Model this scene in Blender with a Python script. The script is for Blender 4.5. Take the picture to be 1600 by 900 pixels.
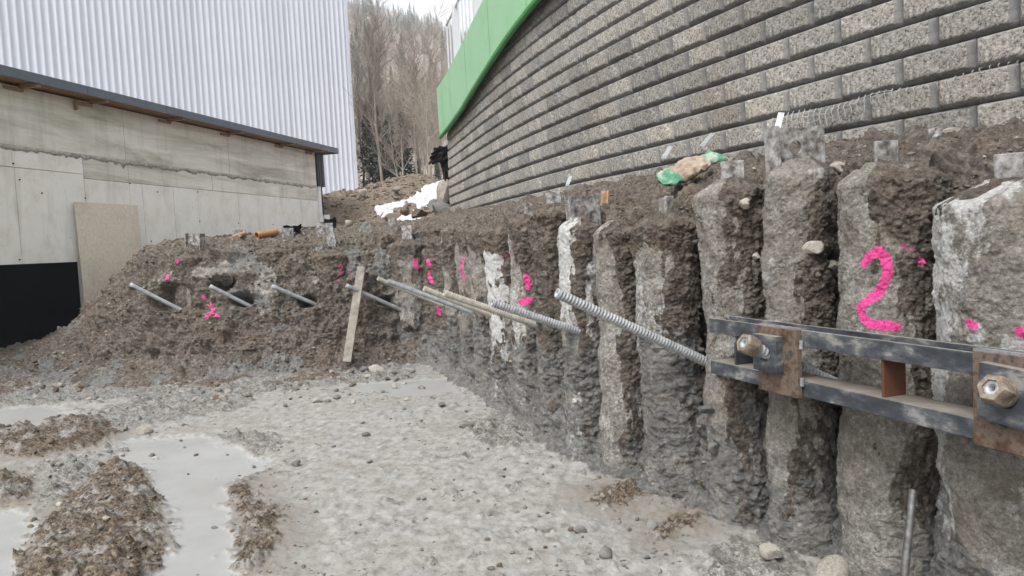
import bpy, bmesh, math, random
import numpy as np
from mathutils import Vector, Matrix
R = math.radians
for o in list(bpy.data.objects): bpy.data.objects.remove(o)
SC = bpy.context.scene
COL = SC.collection

# ------------------------------------------------------------------ camera
EYE = 1.5; FPX = 1155.0; PITCH = R(3.3); ROLL = R(-2.9)
cam_d = bpy.data.cameras.new('camera'); cam = bpy.data.objects.new('camera', cam_d); COL.objects.link(cam)
cam_d.sensor_width = 36.0; cam_d.lens = FPX/1600*36.0; cam_d.clip_start = 0.05; cam_d.clip_end = 2000
CM = Matrix.Rotation(math.pi/2-PITCH, 4, 'X') @ Matrix.Rotation(ROLL, 4, 'Z')
cam.matrix_world = Matrix.Translation((0, 0, EYE)) @ CM
SC.camera = cam
SC.render.resolution_x, SC.render.resolution_y = 1024, 576

# ------------------------------------------------------------------ sky, sun, exposure (bright overcast day)
SUN_EL, SUN_AZ = R(54), R(216)          # azimuth clockwise from +Y: the light comes over the viewer's left shoulder
world = bpy.data.worlds.new('World'); SC.world = world; world.use_nodes = True
wn = world.node_tree.nodes; wl = world.node_tree.links
sky = wn.new('ShaderNodeTexSky'); sky.sky_type = 'NISHITA'; sky.sun_disc = False
sky.sun_elevation = SUN_EL; sky.sun_rotation = SUN_AZ; sky.air_density = 1.0; sky.dust_density = 4.0; sky.ozone_density = 1.0
hs = wn.new('ShaderNodeHueSaturation'); hs.inputs['Saturation'].default_value = 0.10
wl.new(sky.outputs[0], hs.inputs['Color'])
bg = wn['Background']; bg.inputs['Strength'].default_value = 0.15
wl.new(hs.outputs[0], bg.inputs['Color'])
sun_d = bpy.data.lights.new('sun', 'SUN'); sun_d.energy = 1.0; sun_d.angle = R(22); sun_d.color = (1.0, 0.97, 0.93)
sun = bpy.data.objects.new('sun', sun_d); COL.objects.link(sun)
sdir = Vector((math.sin(SUN_AZ)*math.cos(SUN_EL), math.cos(SUN_AZ)*math.cos(SUN_EL), math.sin(SUN_EL)))
sun.rotation_euler = sdir.to_track_quat('Z', 'Y').to_euler()
vs = SC.view_settings; vs.view_transform = 'Standard'; vs.look = 'None'; vs.gamma = 1.0; vs.exposure = 1.25
vs.use_curve_mapping = False

# ------------------------------------------------------------------ surveying: turn sight lines into places
CR = np.array(CM.to_3x3()); CP = np.array([0, 0, EYE])
def ray(x, y): return CR @ np.array([(x-800)/FPX, -(y-450)/FPX, -1.0])
def G(x, y, z=0.0): d = ray(x, y); return CP + d*((z-EYE)/d[2])
def P(x, y, Y): d = ray(x, y); return CP + d*(Y/d[1])
def V(a): return Vector((float(a[0]), float(a[1]), float(a[2])))
def project(v):
    c = (np.asarray(v, dtype=np.float64)-CP) @ CR
    return 800+FPX*c[:, 0]/-c[:, 2], 450-FPX*c[:, 1]/-c[:, 2], -c[:, 2]

# ------------------------------------------------------------------ noise
_rng = np.random.default_rng(7)
PERM = np.concatenate([_rng.permutation(256)]*3).astype(np.int32)
GR = _rng.normal(size=(256, 3)).astype(np.float32); GR /= np.linalg.norm(GR, axis=1)[:, None]
RND = _rng.random((256, 3)).astype(np.float32)
def perlin(p):
    p = p.astype(np.float32); i = np.floor(p).astype(np.int32); f = p-i; i &= 255
    u = f*f*f*(f*(f*6-15)+10)
    out = []
    for dx in (0, 1):
        for dy in (0, 1):
            for dz in (0, 1):
                h = PERM[PERM[PERM[i[:, 0]+dx]+i[:, 1]+dy]+i[:, 2]+dz] & 255
                g = GR[h]
                out.append(g[:, 0]*(f[:, 0]-dx)+g[:, 1]*(f[:, 1]-dy)+g[:, 2]*(f[:, 2]-dz))
    x00 = out[0]+(out[4]-out[0])*u[:, 0]; x01 = out[1]+(out[5]-out[1])*u[:, 0]
    x10 = out[2]+(out[6]-out[2])*u[:, 0]; x11 = out[3]+(out[7]-out[3])*u[:, 0]
    y0 = x00+(x10-x00)*u[:, 1]; y1 = x01+(x11-x01)*u[:, 1]
    return (y0+(y1-y0)*u[:, 2])*1.5
def fbm(p, scale, octs=4, gain=0.5, seed=0.0, billow=False):
    p = np.asarray(p, dtype=np.float32)*scale+np.float32(seed*17.3+100.0)
    a = 1.0; s = np.zeros(len(p), np.float32); t = 0
    for k in range(octs):
        n = perlin(p)
        if billow: n = np.abs(n)*2-0.6
        s += a*n; t += a; a *= gain; p = p*2.03+11.7
    return s/t
def worley(p, scale, seed=0.0, flat=False):
    """distance to the nearest feature point and a random value of that cell"""
    p = np.asarray(p, dtype=np.float32)*scale+np.float32(seed*13.7+200.0)
    i = np.floor(p).astype(np.int32); f = p-i; i &= 255
    best = np.full(len(p), 9.0, np.float32); cell = np.zeros(len(p), np.float32)
    for dx in (-1, 0, 1):
        for dy in (-1, 0, 1):
            for dz in ((0,) if flat else (-1, 0, 1)):
                h = PERM[PERM[PERM[(i[:, 0]+dx) & 255]+((i[:, 1]+dy) & 255)]+((i[:, 2]+dz) & 255)] & 255
                r = RND[h]
                d = (f[:, 0]-dx-r[:, 0])**2+(f[:, 1]-dy-r[:, 1])**2+(0.0 if flat else (f[:, 2]-dz-r[:, 2])**2)
                m = d < best
                best[m] = d[m]; cell[m] = r[m, 0]
    return np.sqrt(best), cell
def sstep(a, b, x): t = np.clip((x-a)/(b-a), 0, 1); return t*t*(3-2*t)
def poly_sd(pts, poly):
    """signed distance in plan, negative inside"""
    d = np.full(len(pts), 1e9); inside = np.zeros(len(pts), bool); n = len(poly)
    for k in range(n):
        a = poly[k]; b = poly[(k+1) % n]; e = b-a; w = pts-a
        t = np.clip((w @ e)/max(e @ e, 1e-9), 0, 1); q = w-t[:, None]*e
        d = np.minimum(d, (q**2).sum(1))
        c = ((a[1] > pts[:, 1]) != (b[1] > pts[:, 1]))
        with np.errstate(divide='ignore', invalid='ignore'):
            xi = (b[0]-a[0])*(pts[:, 1]-a[1])/(b[1]-a[1])+a[0]
        inside ^= c & (pts[:, 0] < xi)
    d = np.sqrt(d); return np.where(inside, -d, d)

# ------------------------------------------------------------------ object helpers
def tag(o, label=None, cat=None, group=None, kind=None):
    if label: o['label'] = label
    if cat: o['category'] = cat
    if group: o['group'] = group
    if kind: o['kind'] = kind
    return o
def link(name, me, mat=None, parent=None):
    o = bpy.data.objects.new(name, me); COL.objects.link(o)
    if mat and not me.materials: me.materials.append(mat)
    if parent: o.parent = parent
    return o
def empty(name, loc=(0, 0, 0), rz=0.0):
    o = bpy.data.objects.new(name, None); o.empty_display_size = 0.1; COL.objects.link(o)
    o.location = loc; o.rotation_euler = (0, 0, rz); return o
def mesh_np(name, v, quads=None, tris=None, smooth=True, attrs=None):
    me = bpy.data.meshes.new(name); v = np.asarray(v, np.float32)
    me.vertices.add(len(v)); me.vertices.foreach_set('co', v.ravel())
    loops = []; starts = []; tot = 0
    if quads is not None and len(quads):
        q = np.asarray(quads, np.int32); loops.append(q.ravel()); starts.append(np.arange(len(q))*4); tot = len(q)*4
    if tris is not None and len(tris):
        t = np.asarray(tris, np.int32); loops.append(t.ravel()); starts.append(tot+np.arange(len(t))*3)
    L = np.concatenate(loops); S = np.concatenate(starts)
    me.loops.add(len(L)); me.loops.foreach_set('vertex_index', L)
    me.polygons.add(len(S)); me.polygons.foreach_set('loop_start', S.astype(np.int32))
    if smooth: me.polygons.foreach_set('use_smooth', np.ones(len(S), bool))
    me.update(calc_edges=True)
    for k, a in (attrs or {}).items():
        at = me.attributes.new(k, 'FLOAT', 'POINT'); at.data.foreach_set('value', np.asarray(a, np.float32))
    return me
def grid_quads(nu, nv, wrap=False):
    """vertex index = i*nv+j ; i along u (nu), j along v (nv)"""
    i = np.arange(nu if wrap else nu-1)[:, None]; j = np.arange(nv-1)[None, :]
    i2 = (i+1) % nu
    return np.stack([i*nv+j, i2*nv+j, i2*nv+j+1, i*nv+j+1], -1).reshape(-1, 4)
class MB:
    """collects boxes, bars and tubes into one mesh"""
    def __init__(s): s.v = []; s.f = []
    def add(s, vs, fs):
        n = len(s.v); s.v += [Vector(q) for q in vs]; s.f += [tuple(i+n for i in f) for f in fs]; return s
    def hexa(s, c8):
        return s.add(c8, [(0, 3, 2, 1), (4, 5, 6, 7), (0, 1, 5, 4), (1, 2, 6, 5), (2, 3, 7, 6), (3, 0, 4, 7)])
    def box(s, x0, x1, y0, y1, z0, z1, M=None):
        c = [Vector(q) for q in ((x0, y0, z0), (x1, y0, z0), (x1, y1, z0), (x0, y1, z0), (x0, y0, z1), (x1, y0, z1), (x1, y1, z1), (x0, y1, z1))]
        if M: c = [M @ q for q in c]
        return s.hexa(c)
    def tube(s, a, b, r0, r1=None, n=12, cap=True, hollow=0.0):
        a = Vector(a); b = Vector(b); r1 = r0 if r1 is None else r1
        q = (b-a).to_track_quat('Z', 'Y').to_matrix(); vs = []; fs = []
        ring = [(math.cos(2*math.pi*k/n), math.sin(2*math.pi*k/n)) for k in range(n)]
        for c, r in ((a, r0), (b, r1)): vs += [c+q @ Vector((x*r, y*r, 0)) for x, y in ring]
        fs += [(k, (k+1) % n, n+(k+1) % n, n+k) for k in range(n)]
        if hollow:
            for c, r in ((a, r0*hollow), (b, r1*hollow)): vs += [c+q @ Vector((x*r, y*r, 0)) for x, y in ring]
            fs += [(2*n+(k+1) % n, 2*n+k, 3*n+k, 3*n+(k+1) % n) for k in range(n)]
            fs += [((k+1) % n, k, 2*n+k, 2*n+(k+1) % n) for k in range(n)]
            fs += [(n+k, n+(k+1) % n, 3*n+(k+1) % n, 3*n+k) for k in range(n)]
        elif cap: fs += [tuple(range(n-1, -1, -1)), tuple(range(n, 2*n))]
        return s.add(vs, fs)
    def mesh(s, name, smooth=False, bevel=0.0, seg=1):
        bm = bmesh.new(); vv = [bm.verts.new(q) for q in s.v]
        for f in s.f: bm.faces.new([vv[i] for i in f])
        bmesh.ops.recalc_face_normals(bm, faces=bm.faces[:])
        if bevel: bmesh.ops.bevel(bm, geom=bm.edges[:], offset=bevel, segments=seg, affect='EDGES', clamp_overlap=True)
        me = bpy.data.meshes.new(name); bm.to_mesh(me); bm.free()
        if smooth:
            me.polygons.foreach_set('use_smooth', np.ones(len(me.polygons), bool))
            me.set_sharp_from_angle(angle=R(40))
        return me
    def build(s, name, mat, parent=None, **k): return link(name, s.mesh(name, **k), mat, parent)
def frame(o, x, y, z):
    m = Matrix(((x[0], y[0], z[0], o[0]), (x[1], y[1], z[1], o[1]), (x[2], y[2], z[2], o[2]), (0, 0, 0, 1))); return m

# ------------------------------------------------------------------ materials
class NT:
    def __init__(s, name):
        s.m = bpy.data.materials.new(name); s.m.use_nodes = True; s.t = s.m.node_tree
        s.b = s.t.nodes['Principled BSDF']; s.co = s.t.nodes.new('ShaderNodeTexCoord'); s.src = s.co.outputs['Object']
    def n(s, typ, **k):
        q = s.t.nodes.new(typ)
        for a, b in k.items(): setattr(q, a, b)
        return q
    def l(s, a, b): s.t.links.new(a, b)
    def noise(s, scale, detail=5, rough=0.6, vec=None, dist=0.0):
        q = s.n('ShaderNodeTexNoise'); q.inputs['Scale'].default_value = scale; q.inputs['Detail'].default_value = detail
        q.inputs['Roughness'].default_value = rough; q.inputs['Distortion'].default_value = dist
        s.l(vec or s.src, q.inputs['Vector']); return q.outputs['Fac']
    def voro(s, scale, feature='F1', out='Distance', vec=None):
        q = s.n('ShaderNodeTexVoronoi', feature=feature); q.inputs['Scale'].default_value = scale
        s.l(vec or s.src, q.inputs['Vector']); return q.outputs[out]
    def mapping(s, sc=(1, 1, 1), rot=(0, 0, 0)):
        q = s.n('ShaderNodeMapping'); q.inputs['Scale'].default_value = sc; q.inputs['Rotation'].default_value = rot
        s.l(s.src, q.inputs['Vector']); return q.outputs[0]
    def ramp(s, fac, stops):
        q = s.n('ShaderNodeValToRGB'); e = q.color_ramp.elements
        while len(e) < len(stops): e.new(0.5)
        for k, (p, c) in enumerate(stops):
            e[k].position = p; e[k].color = (c[0], c[1], c[2], 1) if not isinstance(c, (int, float)) else (c, c, c, 1)
        s.l(fac, q.inputs[0]); return q.outputs[0]
    def mix(s, fac, a, b, mode='MIX'):
        q = s.n('ShaderNodeMix', data_type='RGBA', blend_type=mode)
        for sock, val in ((q.inputs[0], fac), (q.inputs[6], a), (q.inputs[7], b)):
            if isinstance(val, (int, float)): sock.default_value = val
            elif isinstance(val, tuple): sock.default_value = (*val, 1)
            else: s.l(val, sock)
        return q.outputs[2]
    def math(s, op, a, b=0.0):
        q = s.n('ShaderNodeMath', operation=op)
        for k, val in enumerate((a, b)):
            if isinstance(val, (int, float)): q.inputs[k].default_value = val
            else: s.l(val, q.inputs[k])
        return q.outputs[0]
    def attr(s, name): q = s.n('ShaderNodeAttribute'); q.attribute_name = name; return q.outputs['Fac']
    def objrand(s): return s.n('ShaderNodeObjectInfo').outputs['Random']
    def bump(s, h, strength=0.5, dist=0.01, prev=None):
        q = s.n('ShaderNodeBump'); q.inputs['Strength'].default_value = strength; q.inputs['Distance'].default_value = dist
        s.l(h, q.inputs['Height'])
        if prev: s.l(prev, q.inputs['Normal'])
        return q.outputs[0]
    def out(s, col=None, rough=None, normal=None, metal=None, spec=None):
        for key, val in (('Base Color', col), ('Roughness', rough), ('Normal', normal), ('Metallic', metal), ('Specular IOR Level', spec)):
            if val is None: continue
            k = s.b.inputs[key]
            if isinstance(val, (int, float)): k.default_value = val
            elif isinstance(val, tuple): k.default_value = (*val, 1)
            else: s.l(val, k)
        return s.m
def mottled(name, stops, scale=8.0, rough=0.9, bump=0.4, bscale=60, bdist=0.004, metal=0.0, detail=6, spec=0.3, vary=0.0):
    t = NT(name); c = t.ramp(t.noise(scale, detail, 0.65), stops)
    if vary:
        g = t.ramp(t.objrand(), [(0, 1-vary), (1, 1+vary)]); c = t.mix(1.0, c, g, 'MULTIPLY')
    nb = t.bump(t.noise(bscale, 4, 0.6), bump, bdist)
    return t.out(c, rough, nb, metal, spec)

M = {}
def soil_material(name):
    """brown crumbly soil, pale grout ('cement'), grey clay slurry ('slurry') and spray paint ('paint') by where they lie"""
    t = NT(name)
    n1 = t.noise(3.2, 8, 0.7); n2 = t.noise(26, 6, 0.75); n3 = t.noise(110, 3, 0.7); n4 = t.noise(11, 6, 0.7)
    soil = t.ramp(n2, [(0.27, (0.028, 0.023, 0.019)), (0.43, (0.080, 0.067, 0.055)), (0.56, (0.152, 0.131, 0.110)), (0.72, (0.29, 0.262, 0.228))])
    rust = t.mix(t.ramp(n1, [(0.5, 0.0), (0.68, 0.6)]), soil, t.mix(0.6, soil, (0.125, 0.08, 0.05)))
    rust = t.mix(t.ramp(n4, [(0.56, 0.0), (0.70, 0.65)]), rust, (0.25, 0.232, 0.205)); rust = t.mix(t.ramp(n1, [(0.30, 0.55), (0.44, 0.0)]), rust, t.mix(0.55, rust, (0.03, 0.026, 0.022)))
    grit = t.mix(t.ramp(t.voro(70), [(0.08, 0.75), (0.2, 0.0)]), rust, (0.34, 0.31, 0.27))
    n6 = t.noise(46, 5, 0.8)
    cem = t.ramp(t.math('ADD', t.math('MULTIPLY', n4, 0.45), t.math('MULTIPLY', n6, 0.55)), [(0.36, (0.080, 0.074, 0.066)), (0.45, (0.20, 0.189, 0.171)), (0.54, (0.335, 0.32, 0.294)), (0.66, (0.56, 0.55, 0.525))])
    cem = t.mix(t.ramp(n3, [(0.30, 0.75), (0.48, 0.0)]), cem, (0.12, 0.105, 0.09))
    cem = t.mix(t.ramp(n1, [(0.45, 0.0), (0.62, 0.45)]), cem, (0.20, 0.165, 0.12))
    edge = t.ramp(t.math('ADD', t.attr('cement'), t.math('ADD', t.math('MULTIPLY', t.math('SUBTRACT', n2, 0.5), 1.1), t.math('MULTIPLY', t.math('SUBTRACT', n4, 0.5), 0.9))), [(0.42, 0.0), (0.62, 1.0)])
    cem = t.mix(t.ramp(t.math('ADD', t.attr('pale'), t.math('MULTIPLY', t.math('SUBTRACT', n6, 0.5), 1.2)), [(0.32, 0.0), (0.66, 0.9)]), cem, t.ramp(n6, [(0.35, (0.38, 0.375, 0.36)), (0.6, (0.66, 0.66, 0.65))]))
    c1 = t.mix(edge, grit, cem)
    sl = t.ramp(n2, [(0.28, (0.066, 0.064, 0.060)), (0.46, (0.150, 0.148, 0.141)), (0.72, (0.29, 0.287, 0.277))])
    sl = t.mix(t.ramp(n4, [(0.40, 0.75), (0.52, 0.0)]), sl, t.mix(0.5, sl, (0.07, 0.06, 0.05)))
    se = t.ramp(t.math('ADD', t.attr('slurry'), t.math('ADD', t.math('MULTIPLY', t.math('SUBTRACT', n4, 0.5), 1.2), t.math('MULTIPLY', t.math('SUBTRACT', n2, 0.5), 0.7))), [(0.30, 0.0), (0.62, 0.95)])
    c2 = t.mix(se, c1, sl)
    pk = t.ramp(n3, [(0.3, (0.56, 0.03, 0.19)), (0.52, (0.92, 0.10, 0.37))])
    pe = t.ramp(t.math('ADD', t.attr('paint'), t.math('MULTIPLY', t.math('SUBTRACT', n6, 0.5), 1.3)), [(0.34, 0.0), (0.62, 0.97)])
    c3 = t.mix(t.math('MULTIPLY', pe, t.ramp(t.attr('paint'), [(0.0, 0.0), (0.10, 1.0)])), c2, pk)
    nb = t.bump(t.math('ADD', n2, t.math('MULTIPLY', t.noise(85, 5, 0.8), 0.8)), 1.0, 0.02)
    return t.out(c3, t.ramp(t.attr('slurry'), [(0, 0.95), (1, 0.75)]), nb, spec=0.25)
M['soil'] = soil_material('soil')
def floor_material():
    t = NT('pit_mud')
    n1 = t.noise(1.1, 7, 0.7); n2 = t.noise(9, 7, 0.7, t.mapping((1.5, 1.0, 1), (0, 0, 0.4))); n3 = t.noise(60, 5, 0.7); n4 = t.noise(190, 2, 0.6)
    mud = t.ramp(n2, [(0.30, (0.118, 0.113, 0.101)), (0.42, (0.20, 0.194, 0.180)), (0.54, (0.268, 0.263, 0.249)), (0.72, (0.345, 0.342, 0.332))])
    mud = t.mix(t.ramp(n1, [(0.48, 0.0), (0.66, 0.45)]), mud, (0.205, 0.185, 0.15)); mud = t.mix(t.math('MULTIPLY', t.attr('stain'), t.ramp(n2, [(0.38, 0.0), (0.58, 0.8)])), mud, (0.13, 0.105, 0.08))
    mud = t.mix(t.ramp(t.noise(20, 6, 0.75), [(0.36, 0.6), (0.43, 0.0)]), mud, (0.15, 0.143, 0.128)); mud = t.mix(t.ramp(n3, [(0.29, 0.7), (0.42, 0.0)]), mud, (0.13, 0.125, 0.11))
    sm = t.ramp(n1, [(0.3, (0.235, 0.233, 0.222)), (0.5, (0.275, 0.275, 0.268)), (0.7, (0.31, 0.311, 0.306))])
    sm = t.mix(t.ramp(n3, [(0.27, 0.35), (0.36, 0.0)]), sm, (0.3, 0.3, 0.29))
    c = t.mix(t.ramp(t.math('ADD', t.attr('slurry'), t.math('MULTIPLY', t.math('SUBTRACT', n2, 0.5), 1.6)), [(0.3, 0.0), (0.75, 1.0)]), mud, sm)
    br = t.ramp(t.noise(42, 6, 0.8), [(0.36, (0.016, 0.012, 0.009)), (0.46, (0.052, 0.039, 0.028)), (0.55, (0.115, 0.090, 0.066)), (0.68, (0.28, 0.25, 0.21))])
    br = t.mix(t.ramp(t.noise(5, 8, 0.75), [(0.50, 0.0), (0.60, 0.75)]), br, t.ramp(n3, [(0.3, (0.10, 0.098, 0.09)), (0.6, (0.31, 0.305, 0.29))]))
    c = t.mix(t.attr('brown'), c, br)
    rb = t.ramp(n3, [(0.30, (0.06, 0.057, 0.05)), (0.48, (0.16, 0.156, 0.144)), (0.68, (0.31, 0.305, 0.29))])
    n5 = t.noise(17, 7, 0.78)
    rb = t.mix(t.ramp(n5, [(0.42, 0.9), (0.50, 0.0)]), rb, (0.085, 0.078, 0.066)); rb = t.mix(t.ramp(n5, [(0.55, 0.0), (0.68, 0.7)]), rb, (0.34, 0.337, 0.322))
    re = t.ramp(t.math('ADD', t.attr('rubble'), t.math('MULTIPLY', t.math('SUBTRACT', n5, 0.5), 1.5)), [(0.25, 0.0), (0.6, 1.0)])
    c = t.mix(re, c, rb)
    h = t.math('ADD', n3, t.math('MULTIPLY', n4, 0.35))
    k = t.n('ShaderNodeBump'); k.inputs['Distance'].default_value = 0.008; t.l(h, k.inputs['Height'])
    t.l(t.math('SUBTRACT', 0.62, t.math('MULTIPLY', t.attr('slurry'), 0.52)), k.inputs['Strength'])
    return t.out(c, t.ramp(t.attr('slurry'), [(0, 0.92), (1, 0.42)]), k.outputs[0], spec=0.3)
M['floor'] = floor_material()
M['stone'] = mottled('stone', [(0.3, (0.07, 0.068, 0.063)), (0.5, (0.145, 0.142, 0.132)), (0.72, (0.26, 0.254, 0.24))], 14, 0.85, 0.4, 70, 0.003, vary=0.35)
M['brownstone'] = mottled('brown_clod', [(0.3, (0.05, 0.038, 0.028)), (0.5, (0.115, 0.09, 0.066)), (0.72, (0.26, 0.215, 0.165))], 22, 0.95, 0.7, 70, 0.006, vary=0.3)
M['palestone'] = mottled('pale_stone', [(0.3, (0.17, 0.152, 0.125)), (0.5, (0.27, 0.248, 0.215)), (0.72, (0.39, 0.37, 0.335))], 9, 0.8, 0.4, 50, 0.003, vary=0.15)
def block_material():
    t = NT('split_face_concrete')
    n1 = t.noise(48, 4, 0.85); n2 = t.noise(16, 5, 0.65)
    geo = t.attr('rough')
    sm = t.ramp(n2, [(0.3, (0.23, 0.233, 0.237)), (0.7, (0.36, 0.36, 0.357))])
    rf = t.ramp(n1, [(0.37, (0.06, 0.057, 0.052)), (0.44, (0.25, 0.24, 0.22)), (0.54, (0.43, 0.415, 0.385)), (0.68, (0.63, 0.615, 0.58))])
    c = t.mix(geo, sm, rf)
    g = t.ramp(t.objrand(), [(0, (0.52, 0.52, 0.522)), (0.35, (0.66, 0.657, 0.65)), (0.7, (0.745, 0.736, 0.72)), (1, (0.84, 0.815, 0.775))])
    c = t.mix(1.0, c, g, 'MULTIPLY')
    gp = t.n('ShaderNodeNewGeometry')
    stain = t.noise(0.8, 6, 0.65, gp.outputs['Position'])
    c = t.mix(t.ramp(stain, [(0.48, 0.0), (0.66, 0.5)]), c, t.mix(0.5, c, (0.15, 0.118, 0.075))); c = t.mix(t.ramp(t.noise(1.7, 6, 0.7, gp.outputs['Position']), [(0.55, 0.0), (0.7, 0.5)]), c, t.mix(0.5, c, (0.07, 0.07, 0.072)))
    nb = t.bump(n1, 0.9, 0.012)
    return t.out(c, 0.95, nb, spec=0.2)
M['block'] = block_material()
def concrete_material(name, light):
    t = NT(name)
    gp = t.n('ShaderNodeNewGeometry').outputs['Position']
    def mp(sc):
        q = t.n('ShaderNodeMapping'); q.inputs['Scale'].default_value = sc; t.l(gp, q.inputs['Vector']); return q.outputs[0]
    n1 = t.noise(1.0, 7, 0.65, mp((0.35, 0.35, 2.6)), 0.6); n2 = t.noise(2.2, 6, 0.7, gp); n3 = t.noise(1.5, 6, 0.7, mp((1.6, 1.6, 0.25)))
    if light:
        c = t.ramp(n2, [(0.3, (0.64, 0.615, 0.55)), (0.5, (0.755, 0.74, 0.69)), (0.75, (0.81, 0.80, 0.77))])
        c = t.mix(t.ramp(n3, [(0.52, 0.0), (0.7, 0.5)]), c, (0.45, 0.43, 0.375))
        pits = t.ramp(t.voro(5.0, vec=mp((1.6, 1.6, 1))), [(0.05, 0.85), (0.11, 0.0)])
        c = t.mix(t.math('MULTIPLY', pits, t.ramp(t.noise(0.9, 4, 0.6, gp), [(0.5, 0.0), (0.58, 1.0)])), c, (0.17, 0.165, 0.15))
    else:
        c = t.ramp(n1, [(0.32, (0.36, 0.34, 0.28)), (0.45, (0.56, 0.54, 0.47)), (0.57, (0.69, 0.67, 0.605)), (0.70, (0.78, 0.765, 0.71))])
        c = t.mix(t.ramp(n3, [(0.5, 0.0), (0.72, 0.5)]), c, (0.30, 0.285, 0.245))
        c = t.mix(t.ramp(n2, [(0.56, 0.0), (0.68, 0.45)]), c, (0.62, 0.615, 0.58))
    nb = t.bump(t.math('ADD', n1, t.noise(30, 4, 0.6, gp)), 0.35, 0.01)
    return t.out(c, 0.85, nb, spec=0.3)
M['conc_light'] = concrete_material('smooth_cast_concrete', True)
M['conc_board'] = concrete_material('board_marked_concrete', False)
def leak_material():
    """rough seam of grout that ran down from the upper pour"""
    return mottled('grout_run', [(0.3, (0.24, 0.23, 0.20)), (0.5, (0.40, 0.388, 0.345)), (0.7, (0.58, 0.565, 0.52))], 9, 0.95, 0.8, 40, 0.02)
M['leak'] = leak_material()
M['clad'] = mottled('pale_steel_cladding', [(0.3, (0.59, 0.62, 0.69)), (0.7, (0.65, 0.675, 0.74))], 0.45, 0.42, 0.12, 1.5, 0.01, spec=0.4, vary=0.035)
M['fascia'] = mottled('slate_blue_sheet', [(0.3, (0.085, 0.10, 0.125)), (0.7, (0.105, 0.12, 0.15))], 3, 0.45, 0.05, 30, 0.001)
M['anthracite'] = mottled('anthracite_sheet', [(0.3, (0.028, 0.03, 0.034)), (0.7, (0.042, 0.044, 0.05))], 3, 0.5, 0.1, 30, 0.001)
M['osb'] = mottled('strand_board', [(0.3, (0.19, 0.095, 0.045)), (0.5, (0.31, 0.165, 0.08)), (0.7, (0.42, 0.25, 0.13))], 18, 0.8, 0.3, 40, 0.003)
M['timber'] = mottled('planed_timber', [(0.3, (0.25, 0.15, 0.085)), (0.7, (0.36, 0.235, 0.145))], 6, 0.75, 0.2, 60, 0.002)
def board_material():
    t = NT('weathered_strand_board')
    n = t.noise(30, 5, 0.7, t.mapping((1, 1, 0.6))); c = t.ramp(n, [(0.3, (0.50, 0.43, 0.345)), (0.5, (0.64, 0.575, 0.48)), (0.7, (0.72, 0.665, 0.575))])
    c = t.mix(t.ramp(t.noise(1.5, 4, 0.6), [(0.52, 0.0), (0.7, 0.5)]), c, (0.46, 0.41, 0.34))
    return t.out(c, 0.85, t.bump(n, 0.3, 0.004))
M['board'] = board_material()
M['bitumen'] = mottled('black_foil', [(0.3, (0.0018, 0.0022, 0.0034)), (0.7, (0.0035, 0.0042, 0.006))], 2, 0.85, 0.15, 9, 0.004, spec=0.05)
M['fleece'] = mottled('black_fleece', [(0.3, (0.008, 0.008, 0.009)), (0.7, (0.028, 0.026, 0.025))], 12, 0.95, 0.7, 40, 0.01, spec=0.1)
M['white'] = mottled('white_plastic', [(0.3, (0.62, 0.62, 0.60)), (0.7, (0.76, 0.76, 0.74))], 5, 0.5, 0.1, 30, 0.001)
M['rail'] = mottled('white_lacquer', [(0.3, (0.50, 0.52, 0.55)), (0.7, (0.58, 0.60, 0.63))], 3, 0.4, 0.03, 20, 0.001)
M['green'] = mottled('green_lacquered_sheet', [(0.25, (0.185, 0.36, 0.195)), (0.5, (0.215, 0.40, 0.225)), (0.75, (0.24, 0.425, 0.25))], 2.2, 0.42, 0.08, 5, 0.004, spec=0.4)
M['green_dark'] = mottled('green_edge_trim', [(0.3, (0.075, 0.27, 0.085)), (0.7, (0.095, 0.31, 0.11))], 4, 0.4, 0.05, 20, 0.001)
M['galv'] = mottled('galvanised_bar', [(0.3, (0.20, 0.21, 0.22)), (0.5, (0.33, 0.343, 0.358)), (0.7, (0.45, 0.455, 0.45))], 16, 0.55, 0.15, 80, 0.001, metal=0.35, vary=0.1)
M['bar_tan'] = mottled('dusty_bar', [(0.3, (0.27, 0.25, 0.21)), (0.55, (0.42, 0.40, 0.35)), (0.75, (0.55, 0.53, 0.48))], 18, 0.7, 0.2, 80, 0.001, metal=0.15)
M['bar_dark'] = mottled('dark_bar', [(0.3, (0.035, 0.037, 0.042)), (0.7, (0.09, 0.092, 0.10))], 18, 0.55, 0.2, 80, 0.001, metal=0.4)
def steel_material():
    t = NT('mill_scale_steel')
    n1 = t.noise(7, 6, 0.65, t.mapping((1, 1, 2.0))); n2 = t.noise(60, 4, 0.6)
    c = t.ramp(n1, [(0.3, (0.030, 0.034, 0.042)), (0.47, (0.062, 0.070, 0.084)), (0.56, (0.13, 0.138, 0.148)), (0.64, (0.31, 0.307, 0.295)), (0.74, (0.12, 0.115, 0.11))])
    nrm = t.n('ShaderNodeNewGeometry').outputs['Normal']
    z = t.n('ShaderNodeSeparateXYZ'); t.l(nrm, z.inputs[0])
    dust = t.math('MULTIPLY', t.ramp(z.outputs[2], [(0.6, 0.0), (0.9, 0.85)]), t.ramp(n1, [(0.2, 0.55), (0.6, 1.0)]))
    c = t.mix(dust, c, (0.36, 0.32, 0.27))
    return t.out(c, 0.5, t.bump(n2, 0.15, 0.002), 0.45)
M['steel'] = steel_material()
M['steel_dusty'] = mottled('mud_splashed_steel', [(0.34, (0.07, 0.06, 0.052)), (0.45, (0.17, 0.158, 0.145)), (0.56, (0.29, 0.286, 0.28)), (0.72, (0.46, 0.465, 0.475))], 22, 0.7, 0.3, 60, 0.003, metal=0.1, vary=0.12)
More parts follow.
